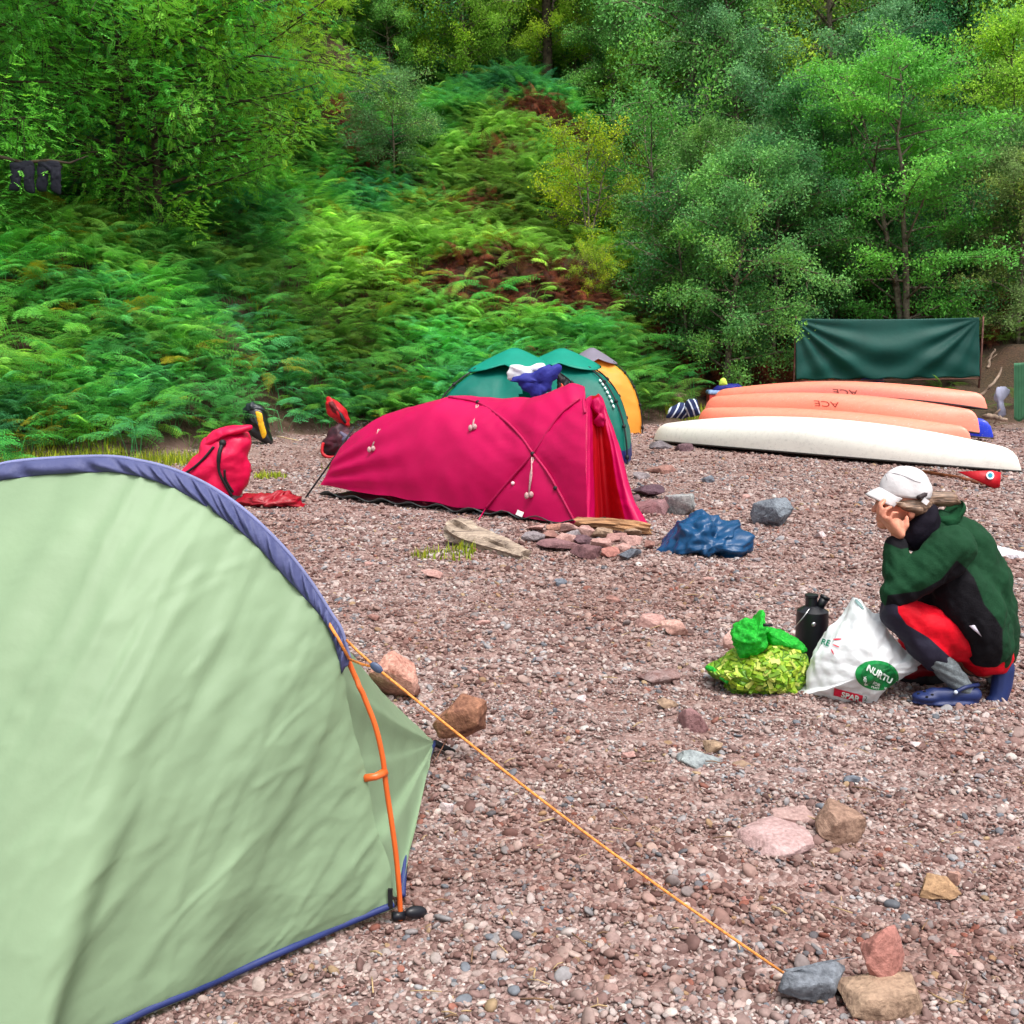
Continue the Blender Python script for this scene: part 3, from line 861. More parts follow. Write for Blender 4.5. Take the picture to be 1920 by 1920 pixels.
# the wood on top of the slope
wd = [(-13, 33, 0), (-10.5, 37, 1), (-8, 35, 3), (-6.0, 39, 2), (-4.4, 43, 0), (-2.6, 41.5, 1), (-1.2, 44, 3), (.6, 42.0, 2), (2.2, 43.5, 0), (3.2, 40.5, 1), (4.6, 42, 2), (6, 38, 3), (7.2, 41, 0), (8.8, 37, 1), (10.4, 39.5, 2), (12.4, 36, 3), (14.5, 38, 0), (5.4, 34.5, 3), (9.6, 33.5, 3), (12.6, 31.5, 1), (16, 33, 2),
      (-14, 43, 1), (-9, 46, 2), (-5, 49, 3), (-1, 50, 0), (3, 50, 1), (7, 48, 2), (11, 47, 3), (15, 45, 0), (19, 42, 1), (1.2, 38.6, 2), (-3.4, 39.6, 3), (-.6, 40.4, 3), (2.6, 46, 1), (-7, 43, 3), (4, 45.5, 3), (-1.8, 47, 3), (0.5, 46, 2), (-18, 38, 0), (-16, 29, 3), (-13.5, 26, 3)]
for i, (x, y, k_) in enumerate(wd):
    col = [(.10, .23, .045), (.075, .21, .08), (.16, .27, .03), (.09, .24, .065)][(i * 7) % 4]
    plant_tree('woodland_tree', WOOD[k_], grd(x, y), 'tall tree in the shady wood along the top of the slope', scale=.9 + .3 * ((i * 37) % 10) / 10, rz=i * 1.9, col=col, group='trees of the wood on top of the slope')
for i, (x, y) in enumerate(((-5.6, 39.5), (-4.2, 38.8), (-2.9, 39.6), (-1.6, 38.6), (-.3, 39.8), (1.0, 38.8), (2.2, 39.6), (3.4, 37.8), (-6.8, 38.6), (4.6, 37.0))):
    plant_tree('birch_tree', BIRCH[i % 3], grd(x, y), 'young leafy birch along the edge of the wood above the ferns', scale=.75 + .12 * (i % 4), rz=i * 1.3, col=[(.13, .25, .03), (.08, .2, .05), (.16, .26, .025)][i % 3], group='young birches along the edge of the wood')
# bushes low on the right, in the shade under the birches
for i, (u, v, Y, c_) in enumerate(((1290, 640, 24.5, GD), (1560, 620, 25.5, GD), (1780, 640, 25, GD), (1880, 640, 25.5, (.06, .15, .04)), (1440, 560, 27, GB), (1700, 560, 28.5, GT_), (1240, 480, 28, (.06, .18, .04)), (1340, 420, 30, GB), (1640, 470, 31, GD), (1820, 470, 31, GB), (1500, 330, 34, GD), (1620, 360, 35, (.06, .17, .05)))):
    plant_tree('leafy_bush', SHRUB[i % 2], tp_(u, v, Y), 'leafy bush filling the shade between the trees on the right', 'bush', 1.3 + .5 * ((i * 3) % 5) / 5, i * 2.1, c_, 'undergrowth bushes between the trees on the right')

# ---- litter: twigs and dry bits lying in the gravel
mb = MB(); r = random.Random(77)
for i in range(420):
    y = 2.2 + 11 * r.random() ** 1.5; x = r.uniform(-.5, .5) * y
    if x < -.4 and y < 4: continue
    l_ = r.uniform(.015, .06) * (1 + y / 9); a = r.uniform(0, 6.28); z = T(x, y) + .012
    p0 = Vector((x, y, z)); d = Vector((math.cos(a), math.sin(a), r.uniform(-.08, .15))) * l_
    mb.tube([p0, p0 + d * .5 + Vector((0, 0, r.uniform(0, .006))), p0 + d], [r.uniform(.0012, .003)] * 3, 4, r.randint(0, 1))
tag(link('twig_litter', mb.mesh('twig_litter', [mat('dry twig', srgb(120, 92, 70), .9, .2, 30), mat('pale straw', srgb(176, 150, 112), .9, .2, 30)])), 'dry twigs and straw bits lying in the gravel', 'litter', kind='stuff')
# ================================================================== TENTS
def fabric(name, col, trans=.25, rough=.55, bump=.25, bs=26, var=.06, spec=.35, dist=.02, col2=None):
    return mat(name, col, rough, var, 2.2, bump, bs, spec, trans, col2, dist=dist)
def disp_np(me, fn):
    """move vertices along their normals by fn(coords)"""
    n = len(me.vertices); c = np.empty(n * 3, np.float32); me.vertices.foreach_get('co', c); c = c.reshape(-1, 3).astype(float)
    nn = np.empty(n * 3, np.float32); me.vertices.foreach_get('normal', nn); nn = nn.reshape(-1, 3)
    c = c + nn * fn(c)[:, None]
    me.vertices.foreach_set('co', c.astype(np.float32).ravel()); me.update()

# ---- the pale green tent in front
M_sage = fabric('sage green tent cloth', (.285, .41, .25), .3, .5, .06, 60, .05, .3, .012)
M_sleeve = fabric('slate blue sleeve cloth', srgb(74, 80, 122), .08, .6, .15, 60)
M_hem = mat('blue webbing', srgb(34, 48, 104), .6, .1, 20)
M_orange = mat('orange pole', srgb(226, 104, 44), .35, .08, 10, spec=.5)
M_cord = mat('orange cord', srgb(236, 148, 70), .7, .2, 120, .4, 300)
M_black = mat('black webbing', srgb(22, 22, 26), .6, .2, 20)
YA = GT(751, 1728).y
foot = GT(751, 1728)
OUT = [(751, 1728), (748, 1670), (742, 1603), (733, 1537), (723, 1470), (717, 1420), (703, 1360), (680, 1300), (657, 1237), (640, 1180), (620, 1148), (583, 1090), (533, 1027), (467, 963), (400, 915), (333, 883), (267, 865), (190, 856)]
INN = [(738, 1702), (734, 1660), (724, 1603), (704, 1560), (692, 1500), (682, 1440), (667, 1390), (652, 1330), (642, 1262), (628, 1205), (609, 1163), (583, 1130), (533, 1077), (481, 1020), (428, 977), (364, 934), (290, 900), (190, 884)]
UC = 190
def mirror(P, xc): return P + [Vector((2 * xc - p.x, p.y, p.z)) for p in reversed(P[:-1])]
xc = at(UC, 1500, YA).x
NC = 281
arch_o = lerp_poly(mirror([at(u, v, YA) for u, v in OUT], xc), NC)
arch_i = lerp_poly(mirror([at(u, v, YA - .015) for u, v in INN], xc), NC)
tent = thing('green_tent', 'pale green tent with slate blue pole sleeve in the left foreground, nearest to the viewer', 'tent', (xc, YA, T(xc, YA)))
hem_r = [GT(738, 1702), GT(640, 1752), GT(540, 1797), GT(440, 1842), GT(350, 1882), GT(262, 1920)]
d_ = (hem_r[-1] - hem_r[0]).normalized()
nose = hem_r[-1] + d_ * .20
hem = hem_r + [nose, Vector((xc + .12, nose.y - .10, nose.z)), Vector((xc, nose.y - .12, nose.z))]
hem = [Vector((p.x, p.y, T(p.x, p.y) + .015)) for p in hem]
hem[0] = at(738, 1702, YA - .015)
hemc = lerp_poly(mirror(hem, xc), NC)
A = []
NT = 190
for j in range(NT):
    t = j / (NT - 1); row = []
    for i in range(NC):
        p = arch_i[i].lerp(hemc[i], t)
        sd = math.sin(math.pi * min(1, i / (NC - 1)))
        b_ = .07 * math.sin(math.pi * t) ** .8 * sd
        row.append(p + Vector((0, -.75, .65)) * b_)
    A.append(row)
A = np.array([[tuple(p) for p in r] for r in A])
mb = MB(); mb.grid(A); me = mb.mesh('front_panel', M_sage)
def tent_folds(c):
    x, z, y = c[:, 0] - xc, c[:, 2], c[:, 1]
    # long folds falling from the sleeve, leaning to the lower left, and short creases running up to the right
    q = x * .93 - z * .36
    broad = np.sin(q * 26 + np.sin(z * 5 + x * 4) * .9) * .5 + np.sin(q * 47 + 1 + np.sin(z * 7) * .8) * .3 + np.sin(q * 15 + 2) * .6
    wl = np.clip((.42 - x) / .5, .12, 1) * np.clip((1.15 - z) * 4, 0.1, 1)
    sharp = 1 - np.abs(fbm(q * 7, z * 1.6 + x, 5, 3)) * 6
    fold2 = np.clip(sharp, 0, 1) ** 2 * .0045
    P2 = np.stack([(x * .72 - z * .70) * 2.6, (x * .70 + z * .72) * .8, y * .5], -1)
    cr = crumple(P2, 3, 2.6, 8) * .5 + crumple(P2 * 2.3 + .3, 5, 2.8, 8) * .34 + crumple(P2 * 5.2, 13, 2.8, 8) * .17 + crumple(c * 3, 9, 4, 6) * .10
    # single sharp creases
    for s_, fr, am in ((71, 3.2, .0042), (72, 5.1, .0036), (73, 9.0, .0030)):
        g_ = fbm(P2[:, 0] * fr * .35 + s_, P2[:, 1] * fr * .35, s_, 3)
        fold2 = fold2 + np.clip(1 - np.abs(g_) * 16, 0, 1) ** 1.3 * am * np.clip(.6 + .8 * x, .35, 1)
    pl_ = fbm(q * 13 + 3, z * 1.1 + x * .8, 51, 3); fold2 = fold2 + (np.clip(1 - np.abs(pl_) * 5.5, 0, 1) * .0075 * np.clip(1.25 - x, .5, 1.3) + np.sin(q * 62 + pl_ * 9) * .0016) * np.clip(z * 1.5, .2, 1) * np.clip(1.2 - x * .9, .4, 1)
    edge = np.clip(z / .06, 0, 1)
    return broad * wl * .0030 + (fold2 + cr * .0085 * np.clip(.2 + x * 1.0, .15, 1)) * edge
disp_np(me, tent_folds)
part('front_panel', me, tent)
# sleeve: ruffled band round the arch, cut off where the bare pole begins
i0, i1 = 66, 214
A = []
for j in range(13):
    t = j / 12; row = []
    for i in range(i0 * 2, i1 * 2 + 1):
        f = i / 2; k_ = int(f); k2 = min(k_ + 1, NC - 1)
        o_ = arch_o[k_].lerp(arch_o[k2], f - k_); n_ = arch_i[k_].lerp(arch_i[k2], f - k_)
        p = o_.lerp(n_, t)
        s_ = f * .0109
        rf = (math.sin(s_ * 170 + t * 3.6 + math.sin(s_ * 40)) * .5 + math.sin(s_ * 107 + 1 + t * 3.2) * .5 + math.sin(s_ * 300 + t * 4) * .25) * .010 * math.sin(math.pi * min(1, t * 1.02)) ** .5
        row.append(p + Vector((0, -.012 - .012 * math.sin(math.pi * t) - rf, 0)))
    A.append([tuple(p) for p in row])
back = [[(p[0], p[1] + .03 * (1 - j / 12) + .02, p[2]) for p in A[j]] for j in range(13)]
mb = MB(); mb.grid(np.array(A)); sl_ = part('pole_sleeve', sheet(mb.mesh('pole_sleeve', M_sleeve), .004), tent)
mb = MB(); mb.tube([arch_o[i] + Vector((0, -.004, 0)) for i in range(i0, i1 + 1)], .0055, 8)
part('sleeve_piping', mb.mesh('sleeve_piping', mat('pale piping', srgb(120, 126, 168), .6)), sl_)
mb = MB(); mb.tube([(arch_o[i].lerp(arch_i[i], .45 * min(1, max(0, min(i - 58, 222 - i)) / 14)) + Vector((0, .014 if 60 < i < 220 else .006, -.004))) for i in range(NC)], .0072, 8)
pole = part('pole', mb.mesh('pole', M_orange), tent)
mb = MB(); mb.tube([p + Vector((0, -.004, .012)) for p in hemc], .010, 6)
part('hem', mb.mesh('hem', M_hem), tent)
# the body behind the arch: from the sleeve back to the far pegs
peg = at(812, 1414, GT(812, 1420).y); peg.z = T(peg.x, peg.y) + .05
L2 = [Vector((arch_i[0].x + .015, YA + .03, arch_i[0].z + .02)), Vector((peg.x + .005, peg.y, peg.z)), Vector((xc + .35, YA + 2.1, T(xc, YA + 2) + .03)), Vector((xc, YA + 2.25, T(xc, YA + 2) + .03))]
edge = []
for i in range(NC // 2 + 1):
    t = i / (NC // 2)
    # pieces of the arch: foot..shoulder stays joined to the peg corner, the rest runs to the tail
    q = max(0, min(1, (t - .0) / .12))
    a = L2[0].lerp(L2[1], min(1, t / .10)) if t < .10 else (L2[1] if t < .48 else L2[1].lerp(L2[2], (t - .48) / .34) if t < .82 else L2[2].lerp(L2[3], (t - .82) / .18))
    edge.append(a)
edge = edge + [Vector((2 * xc - p.x, p.y, p.z)) for p in reversed(edge[:-1])]
A = []
for j in range(30):
    t = j / 29; row = []
    for i in range(NC):
        a0 = (arch_i[i].lerp(arch_o[i], -.9 if i < 70 or i > 210 else -.9 + 1.2 * min(1, min(i - 70, 210 - i) / 14))) + Vector((0, .028, 0))
        p = a0.lerp(edge[i], t)
        p = p + Vector((0, 0, -.06 * math.sin(math.pi * t) * (1 if 80 < i < 200 else .3)))
        row.append(tuple(p))
    A.append(row)
mb = MB(); mb.grid(np.array(A)); me = mb.mesh('rear_panel', M_sage)
disp_np(me, lambda c: crumple(c, 21, 5.5, 6) * .004)
part('rear_panel', me, tent)
mb = MB(); mb.tube([L2[0] + Vector((.004, 0, -.01)), GT(770, 1570) + Vector((-.012, 0, .05)), GT(790, 1490) + Vector((-.005, 0, .05)), L2[1]], .009, 6)
part('rear_hem', mb.mesh('rear_hem', M_hem), tent)
mb = MB(); mb.tube([L2[1], GT(850, 1424) + Vector((0, .02, .02))], [.014, .012], 6)
part('peg_strap', mb.mesh('peg_strap', M_black), tent)
mb = MB(); p = at(706, 1452, YA - .0); mb.tube([p + Vector((-.028, -.02, -.002)), p + Vector((0, -.022, .003)), p + Vector((.022, .006, .004))], [.011, .010, .012], 8)
part('pole_clip', mb.mesh('pole_clip', M_orange), pole)
mb = MB(); p = at(732, 1685, YA - .03); mb.box(p, (.012, .008, .055)); part('hem_tab', mb.mesh('hem_tab', M_black, False), tent)
mb = MB(); p = GT(780, 1722); ellip(mb, p + Vector((0, 0, .018)), (.034, .016, .017), Matrix.Rotation(.6, 3, 'Z') @ Matrix.Rotation(.25, 3, 'Y')); mb.tube([p + Vector((-.03, -.01, .015)), foot + Vector((-.02, -.01, .02))], .012, 6)
part('foot_toggle', mb.mesh('foot_toggle', mat('dark rubber', srgb(24, 26, 34), .4)), tent)
a1 = at(616, 1168, YA - .03); a2 = at(655, 1236, YA - .02)
sld = at(706, 1252, YA - .10)
gend = GT(1468, 1846) + Vector((0, 0, .03))
mb = MB()
mb.tube([at(650, 1200, YA - .02), at(672, 1222, YA - .06), sld], .0035, 5)
mb.tube([a1, at(634, 1198, YA - .035), a2], .0042, 5)
mb.tube([a2, at(680, 1246, YA - .06), sld], .0035, 5)
ln_ = [sld.lerp(gend, i / 12) + Vector((0, 0, -.022 * math.sin(math.pi * i / 12))) for i in range(13)]
mb.tube(ln_, .0034, 6)
gl = part('guyline', mb.mesh('guyline', M_cord), tent)
mb = MB(); dd = (gend - sld).normalized(); q = dd.to_track_quat('X', 'Z').to_matrix(); ellip(mb, sld, (.019, .007, .011), q)
part('slider', mb.mesh('slider', mat('slate plastic', srgb(70, 86, 116), .4)), gl)

# ---- the magenta tent
M_mag = fabric('magenta tent cloth', srgb(196, 0, 84), .22, .48, .05, 40, .05, .3, .02)
M_magd = fabric('magenta sleeve cloth', srgb(176, 0, 76), .1, .6, .2, 50)
M_redin = fabric('red inner cloth', srgb(205, 6, 30), .45, .6, .1, 20)
M_tancord = mat('tan cord', srgb(186, 150, 150), .8, .2, 90)
n0 = G(1080, 986, .02); n1v = at(605, 912, 10.7)
n1 = Vector((n1v.x, n1v.y, 0)); dirv = Vector((n0.x - n1.x, n0.y - n1.y, 0)); LT = dirv.length; dirv.normalize()
per = Vector((-dirv.y, dirv.x, 0))
us = [0, .12, .42, .77, 1.24, 1.62, 2.22, 2.87, LT + .02]
hsv = [.13, .49, .73, .89, 1.01, 1.0, 1.01, 1.15, 1.12]
wsv = [.16, .26, .36, .46, .55, .60, .63, .62, .60]
bz = [.125, .12, .11, .10, .085, .07, .05, .03, .02]
A = []
NU, NA = 96, 64
for i in range(NU):
    u = (LT + .02) * i / (NU - 1)
    h = float(np.interp(u, us, hsv)); ww = float(np.interp(u, us, wsv)); b0 = float(np.interp(u, us, bz))
    row = []
    for j in range(NA):
        a = math.pi * j / (NA - 1)
        x_ = math.copysign(abs(math.cos(a)) ** .82, math.cos(a)); z_ = math.sin(a) ** .86
        ac = ww - ww * x_; k_ = max(0, (u - 1.7) / (LT - 1.68)); sh = .92 * k_ ** 1.5
        p = n1 + dirv * (u * 1.03 - sh * ac / 1.2) + per * ac
        gz = T(p.x, p.y) if z_ < .3 else 0
        row.append((p.x, p.y, b0 + (h - b0) * z_ + gz * max(0, 1 - z_ / .3)))
    A.append(row)
A = np.array(A)
for _ in range(2): A[1:-1] = (A[:-2] + A[1:-1] * 2 + A[2:]) / 4
mb = MB(); mb.grid(A); me = mb.mesh('canopy', M_mag)
bb = bvh(me)
HA = [(842, 746), (852, 747), (899, 757), (946, 788), (977, 819), (1000, 850), (1024, 881), (1045, 915), (1080, 980)]
HB = [(1086, 749), (1078, 755), (1047, 782), (1000, 850), (956, 900), (912, 952)]
pa = lerp_poly([onto(bb, u, v, .0)[0] for u, v in HA], 60); pb = lerp_poly([onto(bb, u, v, .0)[0] for u, v in HB], 50)
HP = np.array([tuple(p) for p in pa + pb])
def mag_fold(c):
    d = np.sqrt(((c[:, None, :] - HP[None]) ** 2).sum(-1)).min(1)
    ridge = np.maximum(np.exp(-d / .10) * .03 - .028 * np.clip(d / .35, 0, 1), -.03)
    u = (c - np.array(n1)) @ np.array(dirv); z = c[:, 2]
    ang = np.arctan2(z - .12, u + .35)
    ten = np.sin(ang * 36 + 1) * .015 * np.clip(1.5 - u, 0, 1) * np.clip(u * 3, 0, 1) + np.sin(z * 46 + u * 20 + np.sin(u * 9)) * .004 * np.clip(u - 1.4, 0, 1)
    return ridge + ten + crumple(c * np.array([1, 1, 1.6]), 61, 2.4, 6) * .009 + crumple(c, 62, 7, 8) * .0028
disp_np(me, mag_fold)
bb = bvh(me)
red = thing('red_tent', 'magenta red tunnel tent with crossed poles on the gravel in the middle', 'tent', tuple(n1 + dirv * LT * .5 + per * .5))
part('canopy', me, red)
mb = MB()
for P in (HA, HB):
    pts = lerp_poly([onto(bb, u, v, .008)[0] for u, v in P], 60); mb.tube(pts, .013, 6)
# far halves of the poles, running down the hidden side
def farside(p, q):
    out = []
    for i in range(20):
        t = i / 19; s = p.lerp(q, t); s = s + Vector((per.x, per.y, 0)) * .25 * math.sin(math.pi * t) + Vector((0, 0, .32 * math.sin(math.pi * t)))
        h_ = bb.find_nearest(s); out.append(h_[0] + (s - h_[0]).normalized() * .008)
    return out
topA = onto(bb, 842, 746)[0]; topB = onto(bb, 1110, 737)[0]
mb.tube(farside(topA, n1 + dirv * 2.5 + per * 1.22), .013, 6); mb.tube(farside(topB, n1 + dirv * 1.9 + per * 1.2), .013, 6)
part('pole_sleeve', mb.mesh('pole_sleeve', M_magd), red)
for (u, v) in ((1000, 851), (1043, 915), (896, 756)):
    mb = MB(); ball(mb, onto(bb, u, v, .012)[0], .02); part('pole_clip', mb.mesh('pole_clip', M_black), red)
for (u, v, du, l_) in ((893, 762, -5, 40), (711, 806, -12, 36), (998, 858, -4, 70)):
    mb = MB(); p0 = onto(bb, u, v, .012)[0]; p1 = onto(bb, u + du, v + l_, .02)[0]
    mb.tube([p0, p0.lerp(p1, .5) + Vector((.012, -.01, 0)), p1], .007, 5); mb.tube([p0 + Vector((.02, 0, 0)), p0.lerp(p1, .45), p1], .006, 5)
    ball(mb, p1 + Vector((.02, -.01, 0)), (.022, .018, .028)); ball(mb, p1 + Vector((-.018, -.01, -.01)), (.02, .018, .03))
    part('tied_cord', mb.mesh('tied_cord', M_tancord), red)
mb = MB(); ball(mb, onto(bb, 963, 907, .01)[0], .018); part('toggle', mb.mesh('toggle', mat('pale plastic', srgb(225, 200, 205), .4)), red)
mb = MB(); mb.tube([onto(bb, 911, 953)[0], GT(897, 978) + Vector((0, 0, .01))], .006, 5); part('peg_loop', mb.mesh('peg_loop', M_mag), red)
mb = MB(); p = onto(bb, 908, 955, .012)[0]; mb.box(p + Vector((.0, -.01, -.045)), (.06, .012, .045), Matrix.Rotation(.4, 3, 'Y'))
part('care_label', mb.mesh('care_label', mat('white cloth', srgb(230, 230, 230), .7), False), red)
# foot end guyline, tied to a peg
mb = MB(); pt = onto(bb, 632, 862, .01)[0]; mb.tube([at(664, 800, 10.9), at(625, 860, 10.95), GT(573, 933)], .010, 6)
part('guyline', mb.mesh('guyline', M_black), red)
# groundsheet showing under the hem
M_gs = fabric('dark groundsheet', srgb(58, 66, 66), 0, .5, .3, 30)
A = []
for i in range(50):
    u = -.02 + (LT) * i / 49; row = []
    for j in range(14):
        s = -.03 + (1.0 * float(np.interp(u, us, wsv)) * 2) * j / 13
        p = n1 + dirv * u + per * s
        row.append((p.x, p.y, T(p.x, p.y) + .03 + .022 * math.sin(u * 17) * math.cos(j * 1.1) + .02 * (j == 0)))
    A.append(row)
mb = MB(); mb.grid(np.array(A)); part('groundsheet', sheet(mb.mesh('groundsheet', M_gs), .006), red)
# porch: hanging door cloth with deep folds
topP = at(1112, 733, n0.y + .62)
gl_ = [(1081, 984, 0), (1092, 985, -.03), (1104, 987, -.02), (1113, 986, .10), (1120, 978, .30), (1132, 976, .42), (1150, 980, .34), (1166, 986, .12), (1184, 990, .0), (1200, 988, -.03), (1206, 982, .12), (1194, 968, .5), (1180, 955, .9), (1165, 945, 1.15)]
tp__ = [(1098, 748), (1100, 746), (1103, 744), (1107, 742), (1112, 742), (1116, 742), (1119, 740), (1122, 738), (1124, 740), (1128, 745), (1130, 750), (1128, 756), (1122, 760), (1116, 760)]
gc = lerp_poly([Vector((at(u, v, n0.y + o_).x, n0.y + o_, T(at(u, v, n0.y).x, n0.y) + .015)) for u, v, o_ in gl_], 110)
tc_ = lerp_poly([at(u, v, n0.y + .50 + .2 * i / 13) for i, (u, v) in enumerate(tp__)], 110)
A = []
for j in range(46):
    t = j / 45; row = []
    for i in range(110):
        s = i / 109
        p = tc_[i].lerp(gc[i], t)
        p = p + Vector((0, 0, -.03 * math.sin(math.pi * t))) + Vector((.055 * math.sin(math.pi * min(1, t * 1.5)) * max(0, s - .35), 0, 0)) * (1 if t < .66 else 0)
        if t > .82 and s > .5: p = p + Vector((.10 * (t - .82) / .18 * (s - .5) * 1.4, -.02, 0))
        p = p + Vector((0, (.018 * math.sin(s * 38 + 2 * math.sin(s * 17)) + .012 * math.sin(s * 83 + 3 * t)) * t * (1 - .4 * t), 0))
        row.append(tuple(p))
    A.append(row)
mb = MB(); mb.grid(np.array(A)); me = mb.mesh('porch_door', M_mag)
disp_np(me, lambda c: crumple(c, 71, 5, 6) * .006)
me.materials.append(M_redin)
for p in me.polygons:
    i = p.index % 109
    if 28 < i < 62: p.material_index = 1
part('porch_door', me, red)
me = puff([(1112, 752), (1122, 745), (1131, 757), (1133, 775), (1135, 792), (1131, 802), (1120, 800), (1113, 790), (1120, 778), (1110, 766)], n0.y + .5, .05, 8, 40, .5, [(72, 14, .016)], mats=M_mag, name='rolled_flap')
part('rolled_flap', me, red)

# ---- pop-up tents
def popup(name, label, c, H, R, rot, cloth, cap, cat='tent', door=None, skirt=None, seed=1):
    """square pop-up tent: four ribs bent over the outside from a hub, panels slack between them, a raised rain cap"""
    t = thing(name, label, cat, c)
    z0 = c[2]; c = Vector(c)
    NA, NR = 96, 34
    def prof(a, s):                                     # a: angle, s 0 top .. 1 hem
        corner = abs(math.cos(2 * (a - rot)))           # 1 at ribs
        sq = 1 / max(abs(math.cos(a - rot - math.pi / 4)), abs(math.sin(a - rot - math.pi / 4))) / math.sqrt(2)
        fl = R * (sq * .75 + .25) * (1 - .05 * (1 - corner))
        ph = s * math.pi / 2 * 1.04
        r = fl * math.sin(min(ph, math.pi / 2)) ** .92 * (1 - .07 * (1 - corner) * math.sin(ph * 2 if ph < 1.57 else 3.1))
        z = H * math.cos(min(ph, math.pi / 2 * .999)) ** .86
        return Vector((c.x + r * math.cos(a), c.y + r * math.sin(a), z0 + z))
    V = []; Fs = []
    for i in range(NR):
        for j in range(NA): V.append(prof(2 * math.pi * j / NA, .04 + .96 * i / (NR - 1)))
    skip = 0
    mi = []
    for i in range(NR - 1):
        for j in range(NA):
            a = 2 * math.pi * (j + .5) / NA; s = i / (NR - 1)
            if door:
                da = (a - door[0] + math.pi) % (2 * math.pi) - math.pi
                if s > .34 and abs(da) < door[1] * min(1, (s - .34) / .35) and i < NR - 2: continue
            Fs.append((i * NA + j, i * NA + (j + 1) % NA, (i + 1) * NA + (j + 1) % NA, (i + 1) * NA + j)); mi.append(1 if i >= NR - 5 and skirt else 0)
    mb = MB(); mb.v = [tuple(p) for p in V]; mb.f = Fs; mb.m = mi
    me = mb.mesh('canopy', [cloth] + ([skirt] if skirt else []))
    disp_np(me, lambda q: crumple(q, seed, 3.2, 6) * .012)
    part('canopy', me, t)
    for k_ in range(4):
        a = rot + k_ * math.pi / 2
        mb = MB(); pts = [prof(a, s / 24) + (prof(a, s / 24) - c).normalized() * .022 for s in range(1, 25)]
        mb.tube(pts, .011, 6)
        for s in (5, 9, 13, 17, 21): mb.tube([pts[s] + (pts[s + 1] - pts[s]) * -.2, pts[s] + (pts[s + 1] - pts[s]) * .2], .024, 6)
        part('rib', mb.mesh('rib', M_black), t)
    # rain cap
    A = []
    for i in range(10):
        s = i / 9; row = []
        for j in range(49):
            a = 2 * math.pi * j / 48; corner = abs(math.cos(2 * (a - rot)))
            r = R * (.03 + .46 * s) * (.72 + .28 * corner)
            row.append((c.x + r * math.cos(a), c.y + r * math.sin(a), z0 + H * (1.14 - .21 * s ** 1.1 + .07 * (1 - corner) * s)))
        A.append(row)
    mb = MB(); mb.grid(np.array(A)); part('rain_cap', sheet(mb.mesh('rain_cap', cap), .006), t)
    mb = MB(); mb.lathe([(.02, H * .93), (.05, H * .96), (.05, H * 1.08), (.01, H * 1.12)], 12, (c.x, c.y, z0)); part('hub', mb.mesh('hub', M_black), t)
    return t, prof
M_teal = fabric('teal tent cloth', srgb(0, 112, 98), .22, .5, .15, 14, .08, .35, .03)
M_teal2 = fabric('bright teal cap cloth', srgb(10, 150, 128), .3, .5, .1, 14)
M_navy = fabric('navy cloth', srgb(24, 34, 96), .05, .6, .2, 20)
M_ambr = fabric('orange tent cloth', srgb(250, 166, 62), .3, .5, .15, 14)
M_greyc = fabric('grey cap cloth', srgb(128, 122, 138), .2, .5, .1, 14)
popup('popup_tent', 'teal pop-up dome tent behind the magenta tent with clothes hung over its open door', grd(.03, 13.1), 1.33, 1.22, rad(28), M_teal, M_teal2, door=(rad(-75), .62), seed=2)
tB, pfB = popup('popup_tent', 'teal pop-up dome tent with a navy skirt, right of the clothes hung to dry', grd(.68, 14.75), 1.34, 1.28, rad(-52), M_teal, M_teal2, skirt=M_navy, seed=5)
popup('popup_tent', 'orange dome tent with a grey rain cap behind the teal tents', grd(1.42, 19.3), 1.34, .98, rad(-30), M_ambr, M_greyc, seed=8)
# white lettering strip down the rib of the second teal tent
mb = MB()
for i in range(7):
    s = .40 + i * .035; p = pfB(rad(-52) - .05, s); q = pfB(rad(-52) - .05, s + .022); n_ = (p - Vector((.68, 14.75, .2))).normalized() * .03
    mb.tube([p + n_, q + n_], .013, 6)
part('lettering', mb.mesh('lettering', mat('white print', srgb(225, 235, 235), .6)), tB)
M_white = fabric('white cotton', srgb(232, 236, 240), .1, .8, .2, 30)
M_navyc = fabric('navy jacket cloth', srgb(34, 40, 132), .05, .7, .3, 30)
solid('white_shirt', puff([(952, 708), (956, 692), (970, 684), (990, 686), (1000, 684), (1010, 680), (1022, 684), (1018, 694), (1000, 700), (985, 706), (965, 712)], 11.9, .07, 8, 50, .5, [(81, 9, .03)], mats=M_white), 'white shirt bundled over the door of the teal tent', 'shirt')
solid('navy_jacket', puff([(950, 714), (975, 704), (1000, 698), (1020, 686), (1046, 682), (1052, 694), (1046, 708), (1036, 722), (1024, 742), (1012, 760), (1002, 750), (988, 730), (968, 718)], 11.8, .08, 8, 60, .5, [(82, 9, .03)], mats=M_navyc), 'navy blue jacket drying over the door of the teal tent', 'jacket')
solid('black_jacket', puff([(1046, 702), (1058, 706), (1066, 718), (1064, 736), (1054, 742), (1044, 730)], 12.0, .06, 6, 40, .5, [(83, 10, .03)], mats=M_black), 'small dark garment hanging beside the navy jacket', 'garment')
solid('orange_cloth', puff([(1052, 718), (1060, 728), (1068, 740), (1062, 744), (1052, 734)], 11.92, .03, 6, 30, .5, [(84, 10, .01)], mats=mat('orange cloth', srgb(224, 92, 60), .7)), 'orange cloth peeping out below the dark garment', 'cloth')
solid('red_sack', puff([(1184, 756), (1192, 753), (1196, 765), (1194, 779), (1185, 779)], 18.9, .09, 6, 30, .5, [(85, 6, .02)], mats=mat('dark red cloth', srgb(150, 14, 40), .6)), 'dark red stuff sack standing right of the orange tent', 'sack')

